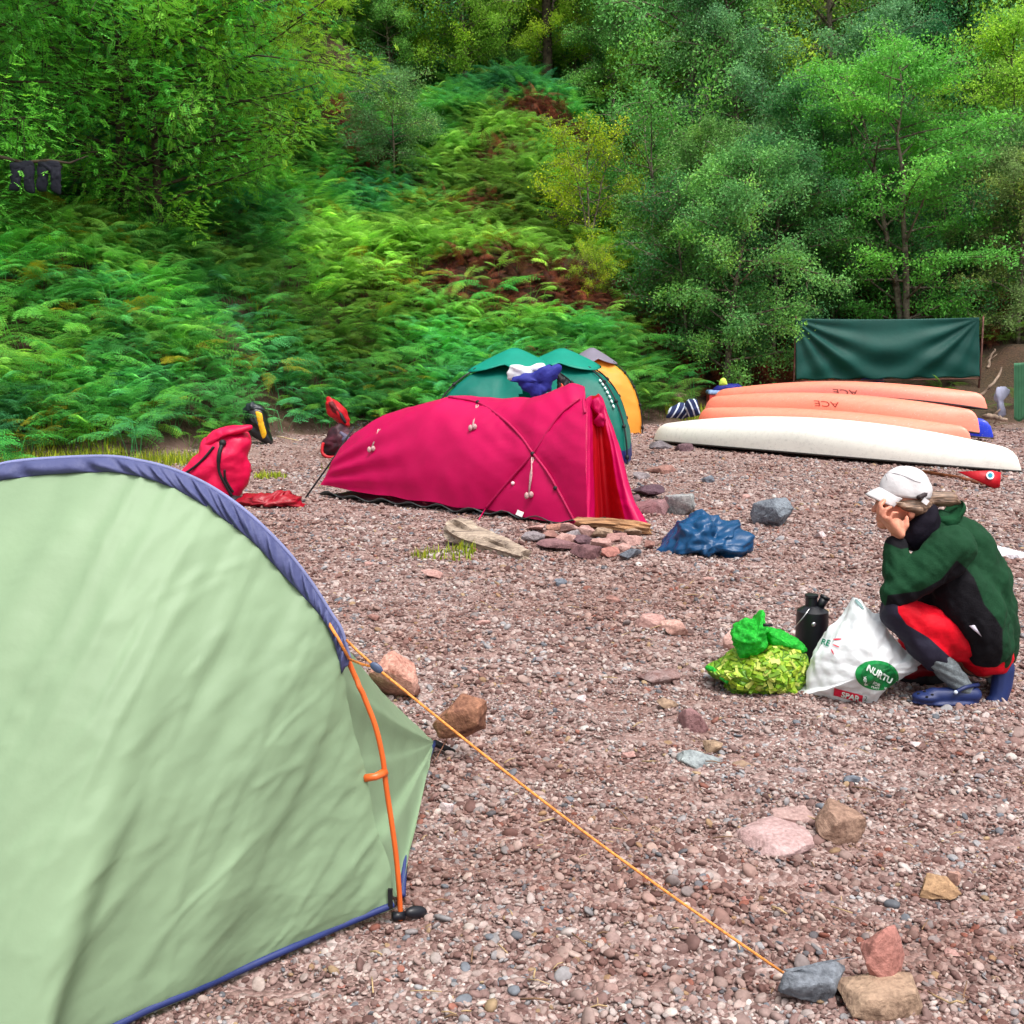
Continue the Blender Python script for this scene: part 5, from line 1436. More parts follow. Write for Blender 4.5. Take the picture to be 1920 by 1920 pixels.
rocks = [  # centre u, bottom v, width px, height px, depth factor, yaw, sink, palette, facets, label
    (738, 1322, 102, 112, .8, .2, .1, ((206, 160, 144), (140, 84, 70)), 16, 'rounded pink boulder behind the slider of the orange guyline'),
    (862, 1440, 112, 150, .42, .4, .0, ((158, 112, 88), (90, 54, 44)), 11, 'square brown stone holding the black strap of the pale green tent'),
    (1536, 1884, 160, 158, .6, -.2, .05, ((122, 128, 136), (48, 50, 58)), 12, 'dark slate blue wedge of stone weighing down the end of the orange guyline'),
    (1646, 1876, 104, 158, .45, .5, .0, RED_, 9, 'upright reddish stone leaning between the slate stone and the tan slab'),
    (1664, 1910, 172, 124, .9, .3, .1, TAN, 11, 'tan slab of stone, rightmost of the three at the end of the guyline'),
    (1222, 1180, 58, 32, .8, .1, .2, PK, 10, 'pale pink stone left of its twin on the open gravel'),
    (1266, 1190, 52, 34, .7, .7, .1, ((196, 158, 146), (150, 108, 98)), 8, 'pale pink wedge shaped stone, right one of a pair on the open gravel'),
    (1240, 1284, 84, 38, .8, .4, .2, ((150, 130, 128), (104, 60, 52)), 13, 'grey stone with a rusty side left of the green net bag'),
    (1256, 1330, 48, 30, .8, 0, .2, TAN, 9, 'small tan triangular stone above the purple stone'),
    (1300, 1374, 68, 58, .8, .9, .15, ((148, 112, 112), (104, 70, 72)), 15, 'knobbly purple stone in the row of stones below the green net bag'),
    (1326, 1412, 66, 40, .5, -.3, .1, ((166, 142, 118), (120, 94, 76)), 9, 'tan stone standing behind the blue grey slab'),
    (1316, 1440, 88, 44, .9, .2, .2, ((152, 160, 160), (108, 114, 118)), 12, 'flat blue grey slab lying in the gravel, lowest of its row'),
    (1396, 1440, 48, 20, .9, .3, .3, TAN, 9, 'thin tan flake right of the blue grey slab'),
    (1466, 1600, 140, 92, 1.5, .5, .45, ((186, 158, 156), (148, 116, 112)), 16, 'large pale pink granite stone sunk in the gravel'),
    (1580, 1588, 110, 92, 1.0, -.5, .3, ((164, 134, 116), (108, 80, 68)), 14, 'cracked tan brown stone right of the pink granite'),
    (1496, 1545, 86, 44, .9, .3, .35, ((176, 148, 142), (128, 98, 94)), 12, 'greyish pink stone above the pink granite'),
    (1768, 1690, 82, 56, .7, -.5, .15, OCH, 9, 'ochre stone near the right edge'),
    (1802, 1664, 48, 44, .7, .3, .15, ((190, 150, 136), (140, 104, 94)), 9, 'small pinkish stone behind the ochre one'),
    (1457, 990, 88, 62, .9, .2, .1, ((124, 132, 140), (52, 56, 68)), 15, 'round blue grey boulder right of the blue crumpled bag'),
    (1282, 967, 66, 48, .9, .5, .1, ((168, 170, 168), (96, 98, 104)), 12, 'pale grey boulder behind the blue crumpled bag'),
    (1208, 936, 84, 32, .9, .1, .1, ((98, 74, 84), (52, 34, 44)), 11, 'dark purple boulder right of the door of the magenta tent'),
    (1222, 966, 72, 36, .8, -.4, .1, ((148, 114, 116), (104, 74, 78)), 11, 'plum coloured stone between the dark purple and the pale grey boulder'),
    (1186, 946, 36, 20, .8, .4, .1, PUR, 10, 'small purple stone beside the porch of the magenta tent'),
    (1196, 962, 24, 16, .8, .4, .1, PK, 9, 'little pink stone in front of the dark purple boulder'),
    (1240, 888, 62, 20, .9, .2, .25, PB, 11, 'brown stone on the gravel between the teal tents and the white canoe'),
    (1205, 898, 34, 14, .9, .2, .25, GRY, 9, 'small grey stone beside the skirt of the teal tent'),
    (1242, 842, 46, 18, .9, .2, .2, ((120, 112, 116), (72, 64, 68)), 11, 'grey stone under the left end of the white canoe'),
    (1284, 846, 36, 16, .9, .2, .2, PUR, 10, 'dark stone under the left end of the white canoe'),
    (836, 1526, 30, 30, .9, .2, .4, WHT, 12, 'pale flat pebble beside the rear hem of the pale green tent'),
    (808, 1086, 46, 22, .9, -.4, .3, PK, 9, 'pale pink stone in front of the long driftwood log'),
    (1374, 1220, 44, 44, .8, .4, .2, ((202, 164, 154), (150, 112, 104)), 10, 'pink stone half hidden behind the green net bag'),
    (1892, 1046, 92, 34, 1.0, .1, .3, ((226, 222, 228), (190, 184, 190)), 13, 'large white flat stone at the right edge behind the person'),
    (1300, 770, 34, 18, .9, .2, .2, PB, 10, 'brown stone holding down the striped cloths'),
    (1272, 786, 30, 12, .9, .2, .2, PK, 10, 'pinkish stone in front of the striped cloths'),
    (1842, 838, 26, 8, .9, .2, .2, WHT, 9, 'white pebble under the end of the blue canoe')]
def add_rock(i, row, group=None, name='stone'):
    u, v, wpx, hpx, df, yaw, sink, pal_, nf, lab = row
    p = GT(u, v); s = p.y / F * 1.01
    W, H = wpx * s, hpx * s; Hs = H / (1 - sink) * (1.0 + .0)
    # part of the picture height is the top seen from above
    pit = CAM_H / math.hypot(p.y, CAM_H) * W * df * .72
    Hs = max(H * .3, H - pit) / (1 - sink)
    me = rock_mesh(i * 13 + 5, W, Hs, W * df, rockmat(*pal_), nf)
    o = link(name, me, None, (p.x, p.y + W * df * .38, T(p.x, p.y + W * df * .38) - Hs * sink))
    o.rotation_euler = (0, 0, yaw * .35)
    return tag(o, lab, 'stone', group)
for i, row in enumerate(rocks): add_rock(i, row)
rl = bpy.data.objects['stone.003']; rl.rotation_euler = (rad(-8), rad(14), .25); rl.location.y -= .02; rl.location.z += .02
# heap in front of the magenta tent
heap = [(1005, 1000, 44, 20, PK), (1040, 997, 34, 22, ((176, 130, 112), (120, 84, 74))), (1068, 1002, 40, 24, PK), (1030, 1014, 40, 24, PB), (1000, 1018, 46, 26, GRY), (1060, 1022, 46, 26, PK), (1100, 1008, 40, 24, PK), (1095, 1026, 40, 26, PUR), (1130, 1012, 44, 24, TAN), (1046, 1036, 84, 26, ((140, 104, 106), (92, 62, 66))), (1100, 1048, 62, 34, ((124, 90, 92), (82, 54, 58))), (1128, 1034, 40, 24, PK), (1160, 1018, 46, 24, ((176, 134, 126), (124, 90, 86))), (1150, 1046, 42, 24, RED_), (1186, 1024, 44, 22, PK), (1190, 1010, 38, 20, TAN), (1182, 1052, 48, 24, BLG), (1210, 1030, 38, 20, PB), (1168, 1034, 34, 20, PK), (1075, 1012, 32, 22, GRY)]
for i, (u, v, a, b_, pl_) in enumerate(heap):
    add_rock(60 + i, (u, v, a, b_, .9, (i * 1.7) % 2 - 1, .05, pl_, 10, 'angular stone in the heap in front of the magenta tent'), 'stones heaped in front of the magenta tent')
# loose stones lying about
loose = [(560, 1120), (690, 1060), (905, 1175), (1010, 1240), (890, 1265), (1090, 1320), (1180, 1420), (960, 1620), (1070, 1720), (1270, 1785), (1230, 1560), (1400, 1690), (1720, 1410), (1840, 1460), (1880, 1690), (1790, 1795), (1520, 1650), (900, 1860), (640, 1855), (1120, 1870), (1360, 1880), (1870, 1840), (1500, 1450), (1600, 1470), (1480, 1120), (1330, 1090), (1150, 1130), (1050, 1100), (1420, 1060), (1540, 1010), (1330, 905), (1400, 935), (1560, 935), (700, 1160), (1100, 930)]
for i, (u, v) in enumerate(loose):
    r = random.Random(i); a = r.uniform(16, 34); pl_ = r.choice([PK, PK, GRY, PB, BLG, WHT, TAN, RED_])
    add_rock(120 + i, (u, v, a, a * r.uniform(.4, .65), .9, r.uniform(-2, 2), .3, pl_, 11, 'hand sized loose stone lying on the gravel'), 'loose stones scattered over the gravel')

def log(name, P, R, label, seed, m, flat=.7, hollow=True):
    pts = lerp_poly(P, 44); n = 26; V = []; r = np.random.default_rng(seed)
    A = []
    for i, p in enumerate(pts):
        t = i / 43; rr = float(np.interp(t, np.linspace(0, 1, len(R)), R)); row = []
        tg = (pts[min(i + 1, 43)] - pts[max(i - 1, 0)]).normalized(); a_ = tg.cross(Vector((0, 0, 1))).normalized(); b_ = a_.cross(tg)
        for k in range(n):
            an = 2 * math.pi * k / n
            q = noise.noise(Vector((math.cos(an) * 2.2, math.sin(an) * 2.2, t * 2.2 + seed))) * .36 + noise.noise(Vector((math.cos(an) * 6, math.sin(an) * 6, t * 3 + seed))) * .34 + noise.noise(Vector((math.cos(an) * 13, math.sin(an) * 13, t * 5 + seed))) * .22
            w_ = rr * (1 + q)
            row.append(tuple(p + a_ * math.cos(an) * w_ + b_ * math.sin(an) * w_ * flat + tg * q * rr * (1.4 if i in (0, 43) else 0)))
        A.append(row)
    V = [q for row in A for q in row]; Fs = [(i * n + k, i * n + (k + 1) % n, (i + 1) * n + (k + 1) % n, (i + 1) * n + k) for i in range(43) for k in range(n)]
    c0 = tuple(pts[0].lerp(pts[2], .8)); c1 = tuple(pts[-1].lerp(pts[-3], .8)); e0 = len(V); V += [c0, c1]
    Fs += [(e0, (k + 1) % n, k) for k in range(n)] + [(e0 + 1, 43 * n + k, 43 * n + (k + 1) % n) for k in range(n)]
    me = bpy.data.meshes.new(name); me.from_pydata(V, [], Fs); me.materials.append(m); me.update()
    me.polygons.foreach_set('use_smooth', [True] * len(Fs)); me.set_sharp_from_angle(angle=rad(38))
    solid(name, me, label, 'log')
def woodmat(name, c1, c2, rot=0):
    k = N(name); tc = k.n('TexCoord'); mp = k.n('Mapping'); mp.inputs['Scale'].default_value = (3, 40, 40); mp.inputs['Rotation'].default_value = (0, 0, rot)
    k.l(tc.outputs['Object'], mp.inputs[0]); n_ = k.n('TexNoise', Scale=1.0, Detail=7.0, Roughness=.7); k.l(mp.outputs[0], n_.inputs['Vector'])
    k.l(ramp(k, n_.outputs[0], [(.3, srgb(*c2)), (.6, srgb(*c1)), (.75, tuple(min(1, x * 1.2) for x in srgb(*c1)))]), k.p.inputs['Base Color']); k.p.inputs['Roughness'].default_value = .85
    b_ = k.n('Bump', Strength=.9, Distance=.02); k.l(n_.outputs[0], b_.inputs['Height']); k.l(b_.outputs[0], k.p.inputs['Normal'])
    return k.m
q0, q1 = GT(848, 1025), GT(985, 1052)
log('driftwood_log', [q0 + Vector((0, .12, .13)), q0.lerp(q1, .3) + Vector((0, .1, .075)), q0.lerp(q1, .7) + Vector((0, .06, .045)), q1 + Vector((0, .04, .03))], [.10, .135, .12, .10, .075, .06], 'bleached driftwood log lying in front of the magenta tent', 3, woodmat('grey driftwood', (178, 160, 142), (80, 64, 56), .42))
q0, q1 = GT(1080, 1000), GT(1222, 1008)
log('driftwood_log', [q0 + Vector((0, .1, .08)), q0.lerp(q1, .5) + Vector((0, .1, .075)), q1 + Vector((0, .08, .06))], [.045, .06, .065, .07, .05], 'brown log behind the stone heap at the door of the magenta tent', 8, woodmat('brown driftwood', (178, 132, 92), (84, 56, 40), 0))
q0, q1 = GT(667, 792), GT(690, 806)
log('wood_stub', [q0 + Vector((0, 0, .14)), q0.lerp(q1, .5) + Vector((0, 0, .09)), q1 + Vector((0, 0, .05))], [.05, .06, .05], 'short dark branch stub beyond the magenta tent', 12, M_barkd)
for (P, lab) in (([(578, 778, 20.5), (598, 748, 20.6)], 'pale dry stalk leaning at the edge of the ferns behind the red vest'), ([(520, 818, 17.6), (560, 826, 17.4)], 'thin pale stick lying on the ground by the black and yellow bag')):
    mb = MB(); mb.tube([at(*q) for q in P], [.012, .009], 5); solid('dry_stick', mb.mesh('dry_stick', mat('dry stalk', srgb(200, 178, 140), .8)), lab, 'stick')
# ================================================================== BAGS AND KETTLE BY THE PERSON
YB = GT(1430, 1300).y
# kettle: tall black can with a shoulder, a short chimney, a spout and a wire bail
yk = GT(1520, 1245).y + .0
kb = GT(1520, 1246)
sK = yk / F
kt = thing('camping_kettle', 'tall black camping kettle between the green net bag and the white plastic bag', 'kettle', tuple(kb))
rK = 30 * sK; topz = at(1520, 1144, yk).z; capz = at(1520, 1117, yk).z
z0 = kb.z - .02
M_kt = mat('black enamel', srgb(20, 22, 30), .38, .2, 6, .1, 30, .5)
mb = MB(); mb.lathe([(rK * 1.02, z0), (rK * 1.06, z0 + .02), (rK * 1.0, topz - .02), (rK * .99, topz - .003), (rK * .52, topz + .020), (rK * .40, topz + .024)], 40, (kb.x, yk, 0)); km = mb.mesh('kettle_body', M_kt); km.set_sharp_from_angle(angle=rad(35)); part('kettle_body', km, kt)
mb = MB(); mb.lathe([(rK * .38, topz + .02), (rK * .38, capz - .008), (rK * .43, capz - .004), (rK * .43, capz + .006), (rK * .30, capz + .008)], 32, (kb.x - .008, yk, 0)); km = mb.mesh('chimney', M_kt); km.set_sharp_from_angle(angle=rad(35)); part('chimney', km, kt)
mb = MB(); a_ = at(1536, 1140, yk - .01); b_ = at(1546, 1122, yk - .01); mb.tube([a_, b_], [rK * .26, rK * .30], 16); mb.tube([b_, b_ + (b_ - a_).normalized() * .012], [rK * .33, rK * .33], 16); part('spout', mb.mesh('spout', M_kt), kt)
mb = MB(); mb.tube(lerp_poly([at(1518, 1141, yk - rK * .8), at(1508, 1155, yk - rK * 1.1), at(1494, 1172, yk - rK * .9), at(1490, 1180, yk)], 14), .0028, 6); part('bail_handle', mb.mesh('bail_handle', mat('steel wire', (.6, .6, .6), .3, metal=1)), kt)
mb = MB(); p = at(1526, 1171, yk - rK * 1.02); ball(mb, p, (.012, .006, .012)); part('rivet', mb.mesh('rivet', mat('bright metal', (.75, .75, .78), .25, metal=1)), kt)

# green net bag of kindling
nb = thing('net_bag', 'bright green net bag full of kindling on the gravel beside the kettle', 'net bag', tuple(GT(1425, 1300)))
k = N('green net over kindling'); tc = k.n('TexCoord')
mp = k.n('Mapping'); mp.inputs['Scale'].default_value = (34, 20, 46); k.l(tc.outputs['Object'], mp.inputs[0])
vo = k.n('TexVoronoi', Scale=1.0, Randomness=.9); k.l(mp.outputs[0], vo.inputs['Vector'])
sp = k.n('SeparateColor'); k.l(vo.outputs['Color'], sp.inputs[0])
ve = k.n('TexVoronoi', Scale=1.0, Randomness=.9); ve.feature = 'DISTANCE_TO_EDGE'; k.l(mp.outputs[0], ve.inputs['Vector'])
c = ramp(k, sp.outputs[0], [(0, srgb(84, 134, 16)), (.45, srgb(124, 168, 30)), (1, srgb(166, 190, 66))])
c = mixc(k, ramp(k, ve.outputs['Distance'], [(.0, (1, 1, 1)), (.10, (0, 0, 0))]), c, srgb(44, 92, 16))
k.l(c, k.p.inputs['Base Color']); k.p.inputs['Roughness'].default_value = .55
b_ = k.n('Bump', Strength=1.0, Distance=.02); k.l(ve.outputs['Distance'], b_.inputs['Height']); k.l(b_.outputs[0], k.p.inputs['Normal'])
M_net1 = k.m
k = N('bunched green net'); tc = k.n('TexCoord'); nz = k.n('TexNoise', Scale=55.0, Detail=5.0, Roughness=.8); k.l(tc.outputs['Object'], nz.inputs['Vector'])
k.l(ramp(k, nz.outputs[0], [(.32, srgb(0, 110, 20)), (.46, srgb(16, 190, 44)), (.7, srgb(70, 235, 80))]), k.p.inputs['Base Color'])
b_ = k.n('Bump', Strength=1.0, Distance=.012); k.l(nz.outputs[0], b_.inputs['Height']); k.l(b_.outputs[0], k.p.inputs['Normal'])
tr = k.n('BsdfTranslucent'); tr.inputs[0].default_value = c4(srgb(30, 220, 60)); mx = k.n('MixShader'); mx.inputs[0].default_value = .3
k.l(k.p.outputs[0], mx.inputs[1]); k.l(tr.outputs[0], mx.inputs[2]); k.l(mx.outputs[0], k.o.inputs[0])
M_net2 = k.m
me = puff([(1327, 1254), (1345, 1246), (1362, 1230), (1385, 1220), (1420, 1205), (1445, 1192), (1475, 1195), (1500, 1208), (1512, 1235), (1513, 1262), (1505, 1285), (1488, 1302), (1450, 1303), (1400, 1301), (1365, 1290), (1340, 1268)], YB + .10, .17, 26, 130, .5, [(201, 8, .012), (202, 22, .006)], mats=M_net1)
bn_ = bvh(me)
bag = part('kindling_sack', me, nb)
me = puff([(1372, 1190), (1380, 1172), (1400, 1162), (1418, 1164), (1424, 1150), (1432, 1154), (1436, 1172), (1436, 1195), (1434, 1215), (1412, 1228), (1388, 1226), (1376, 1210)], YB + .04, .085, 18, 90, .5, [(203, 16, .012), (204, 40, .006)], mats=M_net2)
part('knotted_neck', me, nb)
me = puff([(1430, 1176), (1445, 1178), (1470, 1186), (1495, 1198), (1510, 1212), (1508, 1222), (1490, 1214), (1468, 1206), (1446, 1204), (1432, 1200)], YB + .09, .10, 12, 80, .5, [(205, 16, .010), (206, 40, .004)], mats=M_net2)
part('net_fold', me, nb)
mb = MB(); mb.tube(lerp_poly([at(1326, 1252, YB + .1), at(1337, 1256, YB + .06), at(1350, 1268, YB + .03), at(1365, 1280, YB)], 14), [.012] * 5 + [.009] * 9, 7); part('net_corner', mb.mesh('net_corner', M_net2), nb)
mb = MB(); mb.tube([at(1432, 1172, YB - .06), at(1448, 1172, YB - .05)], [.008, .006], 6); part('twist_tie', mb.mesh('twist_tie', M_black), nb)
# split sticks pressed against the net
mb = MB(); r = random.Random(5)
for i in range(150):
    u, v = r.uniform(1350, 1508), r.uniform(1205, 1298)
    h = bn_.ray_cast(Vector((0, 0, CAM_H)), ray(u, v).normalized())
    if h[0] is None: continue
    nrm = h[1]; t_ = Vector((r.gauss(0, 1), r.gauss(0, .3), r.gauss(0, .55))); t_ = (t_ - nrm * t_.dot(nrm)).normalized()
    q = Matrix((t_, nrm.cross(t_), nrm)).transposed()
    mb.box(h[0] - nrm * .001, (r.uniform(.025, .055), r.uniform(.010, .020), r.uniform(.010, .018)), q @ Matrix.Rotation(r.gauss(0, .25), 3, 'Y'), r.randint(0, 2))
part('kindling', mb.mesh('kindling', [mat('green kindling a', srgb(150, 178, 44), .6, .2, 40), mat('green kindling b', srgb(112, 156, 22), .6, .2, 40), mat('green kindling c', srgb(186, 198, 92), .6, .2, 40)], False), nb)

# white plastic bag
wb = thing('plastic_bag', 'full white plastic shopping bag with a round green print in front of the person', 'shopping bag', tuple(GT(1600, 1326)))
YW = GT(1600, 1322).y + .10
M_bag = mat('white plastic film', (.82, .85, .87), .35, .02, 4, .12, 45, .5, .2, dist=.01)
outl = [(1594, 1134), (1603, 1122), (1613, 1121), (1628, 1142), (1640, 1152), (1653, 1160), (1655, 1172), (1680, 1202), (1700, 1226), (1716, 1226), (1723, 1238), (1714, 1248), (1715, 1254), (1692, 1266), (1672, 1280), (1650, 1300), (1636, 1322), (1625, 1328), (1590, 1322), (1555, 1312), (1525, 1302), (1496, 1298), (1512, 1286), (1516, 1260), (1521, 1235), (1535, 1210), (1556, 1186), (1580, 1160)]
me = puff(outl, YW, .15, 50, 280, .55, [(211, 3.2, .015), (212, 6.5, .012), (213, 13, .0065)], centre=tuple(at(1605, 1240, YW)), mats=M_bag, rnd=False)
bw = bvh(me)
part('bag_film', me, wb)
def disc2d(rx, seg=96, rings=14, squash=1, cut=None):
    m_ = bpy.data.meshes.new('disc'); V = [(0, 0, 0)]; Fs = []
    for i in range(1, rings + 1):
        for k_ in range(seg):
            a = 2 * math.pi * k_ / seg; V.append((math.cos(a) * rx * i / rings, math.sin(a) * rx * squash * i / rings, 0))
    for k_ in range(seg): Fs.append((0, 1 + k_, 1 + (k_ + 1) % seg))
    for i in range(rings - 1):
        for k_ in range(seg): Fs.append((1 + i * seg + k_, 1 + (i + 1) * seg + k_, 1 + (i + 1) * seg + (k_ + 1) % seg, 1 + i * seg + (k_ + 1) % seg))
    m_.from_pydata(V, [], Fs); return m_
M_gp = mat('green print', srgb(0, 136, 62), .4, .1, 9)
M_gp2 = mat('dark green print', srgb(0, 104, 48), .4, .1, 9)
M_wp = mat('white print on green', srgb(225, 240, 230), .5)
M_rp = mat('red print', srgb(216, 20, 62), .45)
M_tp = mat('dark teal print', srgb(0, 120, 92), .5)
def px(du, dv): return (du, dv)
def print_on(me, org, ux, uy, off, m_, nm):
    d = decal(bw, me, org, ux, uy, off); d.materials.clear(); d.materials.append(m_); part(nm, d, wb)
print_on(disc2d(1, squash=.68), (1644, 1266), (40, 5), (6, -40), .0035, M_gp, 'green_disc')
print_on(disc2d(.80, squash=.68), (1647, 1267), (40, 5), (6, -40), .0050, M_gp2, 'green_disc_centre')
print_on(text_mesh('NURTU', 1.0, 2, .03), (1647, 1264), (13.2, 7.6), (7.0, -14.5), .0075, M_wp, 'lettering')
for (tx, o_, sx_, an) in (('MINI', (1622, 1275), 8, 80), ('FOR', (1642, 1281), 8, 22), ('PLAST', (1640, 1288), 6, 14), ('ic', (1658, 1289), 6, -8)):
    a = rad(an); print_on(text_mesh(tx, 1.0, 1, .02), o_, (math.cos(a) * sx_, math.sin(a) * sx_), (math.sin(a) * sx_, -math.cos(a) * sx_), .0075, M_wp, 'small_lettering')
def bar2d(w_, h_, nx=26, ny=6):
    m_ = bpy.data.meshes.new('bar'); V = [(-w_ / 2 + w_ * i / nx, -h_ / 2 + h_ * j / ny, 0) for j in range(ny + 1) for i in range(nx + 1)]
    m_.from_pydata(V, [], [(j * (nx + 1) + i, j * (nx + 1) + i + 1, (j + 1) * (nx + 1) + i + 1, (j + 1) * (nx + 1) + i) for j in range(ny) for i in range(nx)]); return m_
print_on(bar2d(56, 14), (1590, 1303), (.96, .26), (.1, -1), .0035, M_rp, 'red_label')
print_on(text_mesh('SPAR', 1.0, 2, .03), (1594, 1305), (15, 4.2), (3.0, -13), .0065, M_wp, 'label_lettering')
print_on(text_mesh('2', 1.0, 1), (1623, 1309), (11, 3), (2, -12), .0045, M_tp, 'recycling_number')
print_on(text_mesh('RE', 1.0, 1, .02), (1549, 1206), (14.5, 4.5), (5.5, -15), .0045, M_tp, 'teal_lettering')
for (o_, a, l_) in (((1571, 1199), -5, 16), ((1568, 1211), 22, 13), ((1561, 1222), 65, 12)):
    a = rad(a); print_on(disc2d(1, 24, 4, .18), o_, (math.cos(a) * l_ / 2, math.sin(a) * l_ / 2), (math.sin(a) * l_ / 2, -math.cos(a) * l_ / 2), .004, M_rp, 'red_ray')
print_on(disc2d(1, 24, 4, .35), (1612, 1134), (8, 9), (6, -5), .004, mat('grey green print', srgb(120, 150, 150), .5), 'handle_print')

# dark red bag on the ground behind the white one
rb = thing('red_bag', 'red and black bag lying under the knees of the person', 'bag', tuple(GT(1720, 1296)))
YR = GT(1715, 1296).y + .22
part('bag_body', puff([(1655, 1285), (1662, 1250), (1690, 1212), (1712, 1206), (1745, 1230), (1770, 1262), (1780, 1290), (1745, 1304), (1690, 1304)], YR, .13, 12, 60, .5, [(221, 7, .02)], mats=mat('black nylon', srgb(20, 16, 22), .7)), rb)
part('red_top', puff([(1668, 1240), (1690, 1210), (1712, 1204), (1742, 1226), (1764, 1254), (1735, 1262), (1700, 1268), (1675, 1262)], YR - .03, .13, 10, 50, .5, [(222, 8, .015)], mats=M_red), rb)

# ================================================================== PERSON
PY = 4.42
def P(u, v, dy=0): return at(u, v, PY + dy)
person = thing('person', 'person squatting in white cap, green jacket and red trousers, chin resting on one hand', 'person', tuple(GT(1800, 1318)))
M_skin = mat('skin', srgb(208, 144, 118), .5, .08, 14, .1, 80, .4, col2=srgb(176, 108, 88))
# body: one continuous figure
sk = MB()
hip = P(1845, 1215, .14); chest = P(1812, 1060, .14); neck = P(1752, 985, .14); headc = P(1693, 938, .14)
shN, shF = P(1792, 1028, -.04), P(1778, 1022, .32)
elN, wrN = P(1682, 1112, -.02), P(1680, 1012, .05)
elF, wrF = P(1690, 1112, .30), P(1745, 1108, .18)
knN, anN = P(1682, 1148, -.0), P(1778, 1262, .0)
knF, anF = P(1716, 1215, .26), P(1862, 1255, .14)
hipN, hipF = P(1846, 1220, .07), P(1842, 1218, .26)
chain(sk, [hip, chest.lerp(hip, .5), chest, neck], [.135, .13, .125, .06])
for a in ((shN, elN, wrN), (shF, elF, wrF)): chain(sk, [chest, a[0], a[1], a[2]], [.055, .044, .041, .027])
for a in ((hipN, knN, anN), (hipF, knF, anF)): chain(sk, [a[0], a[0].lerp(a[1], .5), a[1], a[1].lerp(a[2], .35), a[2]], [.070, .066, .055, .052, .036])
# feet
chain(sk, [anN, P(1812, 1296, .0), P(1760, 1302, -.0), P(1722, 1306, -.0)], [.036, .034, .034, .022])
chain(sk, [anF, P(1876, 1262, .10), P(1872, 1300, .10), P(1862, 1312, .08)], [.036, .034, .032, .022])
# head
tilt = Matrix.Rotation(rad(2), 3, 'Y')
chain(sk, [neck, P(1722, 972, .14)], [.058, .056])
ellip(sk, headc + Vector((.012, 0, .012)), (.103, .080, .100), tilt)
ellip(sk, headc + Vector((-.052, 0, -.052)), (.056, .060, .075), tilt)             # face and jaw
ellip(sk, headc + Vector((-.078, 0, -.105)), (.028, .032, .022), tilt)             # chin
chain(sk, [headc + Vector((-.098, 0, -.005)), headc + Vector((-.122, 0, -.042))], [.010, .014])   # nose
for s in (-1, 1):
    ellip(sk, headc + Vector((-.090, s * .030, -.004)), (.018, .022, .012), tilt)  # brow and cheek
    ellip(sk, headc + Vector((.010, s * .082, -.040)), (.018, .010, .030), tilt)    # ears
ellip(sk, headc + Vector((-.103, 0, -.082)), (.010, .024, .008), tilt)             # lips
# near hand: palm against the cheek, four fingers curled up over it, thumb back along the jaw
pal0, pal1 = P(1685, 1000, .045), P(1666, 977, .035)
ellip(sk, P(1678, 986, .04), (.030, .034, .036), Matrix.Rotation(.5, 3, 'Y'))
chain(sk, [wrN, pal0], [.027, .028])
for k_ in range(4):
    o = Vector((-.004 * k_, -.000 + .022 * k_ - .03, .003 * k_))
    chain(sk, [pal0 + o, pal1 + o], [.018, .016])
fk = [((1666, 980), (1650, 963), (1651, 947), (1659, 939)), ((1664, 978), (1646, 962), (1649, 945), (1658, 937)), ((1672, 984), (1656, 969), (1661, 955), (1670, 951)), ((1680, 988), (1668, 974), (1674, 961), (1683, 962))]
for k_, (a, b_, c, d) in enumerate(fk):
    dy = (.036, .060, .016, .0)[k_]
    chain(sk, [P(*a, dy + .01), P(*b_, dy - .004), P(*c, dy + .0), P(*d, dy + .012)], [.0125, .0105, .0098, .0085] if k_ < 3 else [.011, .0092, .0086, .0075])
chain(sk, [P(1691, 997, .03), P(1701, 985, .02), P(1700, 970, .03)], [.014, .011, .0095])
# far hand tucked against the other arm
chain(sk, [wrF, P(1762, 1104, .13), P(1775, 1102, .10)], [.026, .030, .020])
for k_ in range(4): chain(sk, [P(1768, 1098 + 5 * k_, .10), P(1780, 1098 + 5 * k_, .075), P(1788, 1102 + 5 * k_, .07)], [.0095, .009, .0075])
me = remesh(sk, .0065, 'body', 4, .5); me.materials.append(M_skin)
part('body', me, person)
# eyes
mb = MB()
for s in (-1, 1): ball(mb, headc + Vector((-.098, s * .031, -.022)), .011)
part('eyes', mb.mesh('eyes', mat('eye', srgb(60, 50, 44), .2)), person)
